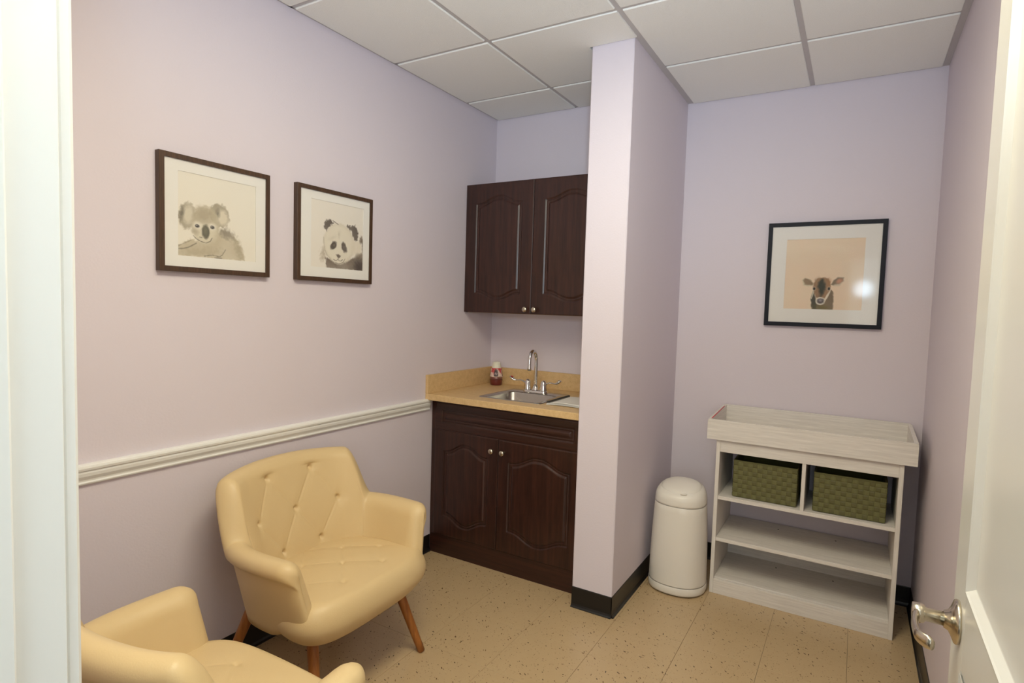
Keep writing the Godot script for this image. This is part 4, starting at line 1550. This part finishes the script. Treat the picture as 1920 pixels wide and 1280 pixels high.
func build_pail() -> void:
	var t := thing("diaper_pail", "white plastic diaper pail with domed lid between partition and changing table", "bin", Vector3(1.316, 0, 0.208))
	var wp: Material = mats.white_plastic
	var st := new_st()
	lathe(st, [Vector2(0, 0), Vector2(0.128, 0.0), Vector2(0.132, 0.006), Vector2(0.134, 0.008)], 48, Vector3.ZERO, 0, 1.0, 0.96, 2.3)
	part(st, "foot_ring", mats.grey_foot, t)
	st = new_st()
	lathe(st, [Vector2(0.130, 0.006), Vector2(0.141, 0.008), Vector2(0.1435, 0.016), Vector2(0.143, 0.044), Vector2(0.1415, 0.047)], 64, Vector3.ZERO, 0, 1.0, 0.98, 2.3)
	part(st, "base", wp, t)
	st = new_st()
	lathe(st, [Vector2(0.136, 0.044), Vector2(0.136, 0.052)], 64, Vector3.ZERO, 0, 1.0, 0.98, 2.3)
	part(st, "seam_ring", wp, t)
	st = new_st()
	var prof := [Vector2(0.138, 0.0485), Vector2(0.1415, 0.0495)]
	for k in 15:
		var u := k / 14.0
		prof.append(Vector2(lerpf(0.1415, 0.1265, pow(u, 0.9)) + 0.003 * sin(PI * u), lerpf(0.053, 0.441, u)))
	prof.append(Vector2(0.125, 0.4435))
	lathe(st, prof, 64, Vector3.ZERO, 0, 1.0, 0.98, 2.3)
	part(st, "body", wp, t)
	st = new_st()
	lathe(st, [Vector2(0.1215, 0.438), Vector2(0.1215, 0.450)], 64, Vector3.ZERO, 0, 1.0, 0.98, 2.3)
	part(st, "seam_ring", wp, t)
	# domed lid, higher at the back
	st = new_st()
	var lid_prof := [Vector2(0.1235, 0.4450), Vector2(0.1263, 0.4465), Vector2(0.1263, 0.456), Vector2(0.1250, 0.476), Vector2(0.1215, 0.496), Vector2(0.1160, 0.512), Vector2(0.108, 0.5245), Vector2(0.101, 0.5315), Vector2(0.0985, 0.5325)]
	var inner := [Vector2(0.0980, 0.5300), Vector2(0.0975, 0.5340), Vector2(0.085, 0.5405), Vector2(0.065, 0.5465), Vector2(0.040, 0.5505), Vector2(0.018, 0.552), Vector2(0, 0.5525)]
	var lid := part(pail_rows(lid_prof), "lid", wp, t)
	part(pail_rows(inner), "lid_flap", wp, lid)
	part(pail_rows([Vector2(0.0990, 0.5295), Vector2(0.0970, 0.5295)]), "flap_gap", wp, lid)
	st = new_st()
	lathe(st, [Vector2(0, 0), Vector2(0.016, 0), Vector2(0.015, 0.003), Vector2(0, 0.0038)], 20, Vector3.ZERO, 0, 1.0, 0.35)
	var tab := part(st, "finger_tab", wp, lid)
	tab.position = Vector3(0.036, 0.5105, 0.100)
	tab.rotation = Vector3(0.75, 0.35, 0)

func pail_rows(profile: Array) -> SurfaceTool:
	var st := new_st()
	var rows := []
	for p: Vector2 in profile:
		var row := PackedVector3Array()
		for j in 64:
			var a := -TAU * j / 64.0
			var cs := cos(a)
			var sn := sin(a)
			var x := signf(cs) * pow(absf(cs), 2.0 / 2.3) * p.x
			var z := signf(sn) * pow(absf(sn), 2.0 / 2.3) * p.x * 0.98
			var y := p.y
			# the crown slopes down towards the front
			y -= smoothstep(0.47, 0.55, p.y) * (z + 0.05) * 0.17
			row.append(Vector3(x, y, z))
		rows.append(row)
	skin(st, rows, true, 0)
	return st

# ---------------------------------------------------------------- framed prints
# built in the xy plane facing +z, origin at the middle of its back
func framed_print(label: String, w: float, h: float, bar: float, deep: float, art: Rect2, img: Image, frame: Material) -> Node3D:
	var t := thing("framed_print", label, "picture", Vector3.ZERO, 0.0, "framed animal prints")
	var hw := w * 0.5
	var hh := h * 0.5
	var oc := [Vector2(-hw, -hh), Vector2(hw, -hh), Vector2(hw, hh), Vector2(-hw, hh)]
	var ic := [Vector2(-hw + bar, -hh + bar), Vector2(hw - bar, -hh + bar), Vector2(hw - bar, hh - bar), Vector2(-hw + bar, hh - bar)]
	var e := 0.0015
	for k in 4:
		var l := (k + 1) % 4
		var st := new_st()
		st.set_smooth_group(-1)
		var a: Vector2 = oc[k]
		var b: Vector2 = oc[l]
		var c: Vector2 = ic[l]
		var d: Vector2 = ic[k]
		var nrm := (d + c - a - b).normalized()
		var a2 := a + (d - a).normalized() * e * 1.41
		var b2 := b + (c - b).normalized() * e * 1.41
		var mid := Vector3((a.x + b.x + c.x + d.x) * 0.25, (a.y + b.y + c.y + d.y) * 0.25, deep * 0.5)
		oquad(st, mid, Vector3(a2.x, a2.y, deep), Vector3(b2.x, b2.y, deep), Vector3(c.x, c.y, deep), Vector3(d.x, d.y, deep))
		oquad(st, mid, Vector3(a.x, a.y, deep - e), Vector3(b.x, b.y, deep - e), Vector3(b2.x, b2.y, deep), Vector3(a2.x, a2.y, deep))
		oquad(st, mid, Vector3(a.x, a.y, 0), Vector3(b.x, b.y, 0), Vector3(b.x, b.y, deep - e), Vector3(a.x, a.y, deep - e))
		oquad(st, mid, Vector3(d.x, d.y, 0.001), Vector3(c.x, c.y, 0.001), Vector3(c.x, c.y, deep), Vector3(d.x, d.y, deep))
		oquad(st, mid, Vector3(a.x, a.y, 0), Vector3(b.x, b.y, 0), Vector3(c.x, c.y, 0.0), Vector3(d.x, d.y, 0.0))
		part(st, "frame_rail", frame, t)
	var iw := hw - bar
	var ih := hh - bar
	part(boxm(Vector3(-iw, -ih, 0.001), Vector3(iw, ih, 0.006)), "backing", mats.backing_board, t)
	# the mat with its cut opening
	var x0 := art.position.x
	var x1 := art.end.x
	var y0 := art.position.y
	var y1 := art.end.y
	var zt := deep - 0.006
	var st2 := boxm(Vector3(-iw, -ih, zt - 0.002), Vector3(iw, y0, zt))
	box(st2, Vector3(-iw, y1, zt - 0.002), Vector3(iw, ih, zt))
	box(st2, Vector3(-iw, y0, zt - 0.002), Vector3(x0, y1, zt))
	box(st2, Vector3(x1, y0, zt - 0.002), Vector3(iw, y1, zt))
	part(st2, "mat", mats.mat_board, t)
	var am := StandardMaterial3D.new()
	am.resource_name = "print"
	am.albedo_texture = tex(img)
	am.roughness = 0.8
	am.metallic_specular = 0.2
	var st3 := new_st()
	st3.set_smooth_group(-1)
	quad(st3, Vector3(x0 - 0.002, y0 - 0.002, zt - 0.0022), Vector3(x1 + 0.002, y0 - 0.002, zt - 0.0022), Vector3(x1 + 0.002, y1 + 0.002, zt - 0.0022), Vector3(x0 - 0.002, y1 + 0.002, zt - 0.0022))
	part(st3, "print", am, t)
	var st4 := new_st()
	st4.set_smooth_group(-1)
	quad(st4, Vector3(-iw, -ih, zt + 0.0015), Vector3(iw, -ih, zt + 0.0015), Vector3(iw, ih, zt + 0.0015), Vector3(-iw, ih, zt + 0.0015))
	part(st4, "glass", mats.picture_glass, t)
	return t

func build_prints() -> void:
	brush.seed = 5
	brush.frequency = 0.02
	brush.fractal_octaves = 3
	var k := framed_print("brown framed koala print on the lavender wall, farthest from the cabinets", 0.4245, 0.3982, 0.0175, 0.024, Rect2(-0.147, -0.1435, 0.300, 0.288), koala_print(), mats.walnut_frame)
	k.position = Vector3(0.0005, 1.6973, 1.890)
	k.rotation.y = PI / 2
	var p := framed_print("brown framed panda print on the lavender wall, nearer the wall cabinet", 0.4346, 0.4010, 0.0175, 0.024, Rect2(-0.142, -0.140, 0.303, 0.288), panda_print(), mats.walnut_frame)
	p.position = Vector3(0.0005, 1.6977, 1.3308)
	p.rotation.y = PI / 2
	var c := framed_print("dark framed calf print hanging above the changing table", 0.535, 0.5394, 0.021, 0.024, Rect2(-0.176, -0.178, 0.354, 0.360), calf_print(), mats.navy_black_frame)
	c.position = Vector3(1.8759, 1.6223, ZA + 0.0005)

# ---------------------------------------------------------------- everything
func _ready() -> void:
	# camera
	var cam := Camera3D.new()
	cam.name = "camera"
	cam.position = Vector3(2.0373, 1.4140, 3.1775)
	cam.rotation = Vector3(-0.0611, 0.5342, 0.0302)
	cam.fov = rad_to_deg(2.0 * atan(640.0 / 1088.375))
	cam.near = 0.02
	cam.far = 60.0
	add_child(cam)
	cam.current = true
	# surroundings: a closed building, so the sky only stands behind it
	var env := Environment.new()
	env.background_mode = Environment.BG_COLOR
	env.background_color = Color(0.0, 0.0, 0.0)
	env.tonemap_mode = Environment.TONE_MAPPER_LINEAR
	env.tonemap_exposure = 1.0
	env.sdfgi_enabled = true
	env.ssao_enabled = true
	env.ssil_enabled = true
	var we := WorldEnvironment.new()
	we.name = "environment"
	we.environment = env
	add_child(we)
	make_materials()
	# the room's recessed fitting and the one in the hallway behind the camera
	ceiling_fitting("white recessed ceiling light fitting in the lavender room", Vector3(GX + TILE + 0.012, CEIL, GZ + 2 * TILE + 0.012), Vector3(GX + 2 * TILE - 0.012, CEIL + 0.06, GZ + 4 * TILE - 0.012), mats.light_diffuser, ROOM_COLOR, ROOM)
	ceiling_fitting("white ceiling light fitting in the hallway", Vector3(1.2, CEIL + 0.03, 3.65), Vector3(2.4, CEIL + 0.09, 4.25), mats.hall_light_diffuser, HALL_COLOR, HALL)
	camera_flash(Vector3(2.080, 1.690, 3.225))
	build_room()
	build_door()
	build_kitchenette()
	build_changing_table()
	var ch := build_chair()
	ch.position = Vector3(0.355, 0, 1.660)
	ch.rotation.y = 0.03
	ch.set_meta("group", "cream tufted armchairs")
	var ch2 := ch.duplicate() as Node3D
	ch2.name = numbered("armchair")
	add_child(ch2)
	ch2.position = Vector3(0.752, 0, 2.418)
	ch2.rotation.y = deg_to_rad(91.0)
	ch2.set_meta("label", "cream tufted armchair nearest the door frame, cut off at the bottom left")
	build_pail()
	var bk := build_basket()
	var bk2 := bk.duplicate() as Node3D
	bk2.name = numbered("storage_basket")
	add_child(bk2)
	bk2.position = Vector3(2.0525, 0.4995, 0)
	bk2.set_meta("label", "olive green woven basket right of the changing table's divider")
	build_prints()
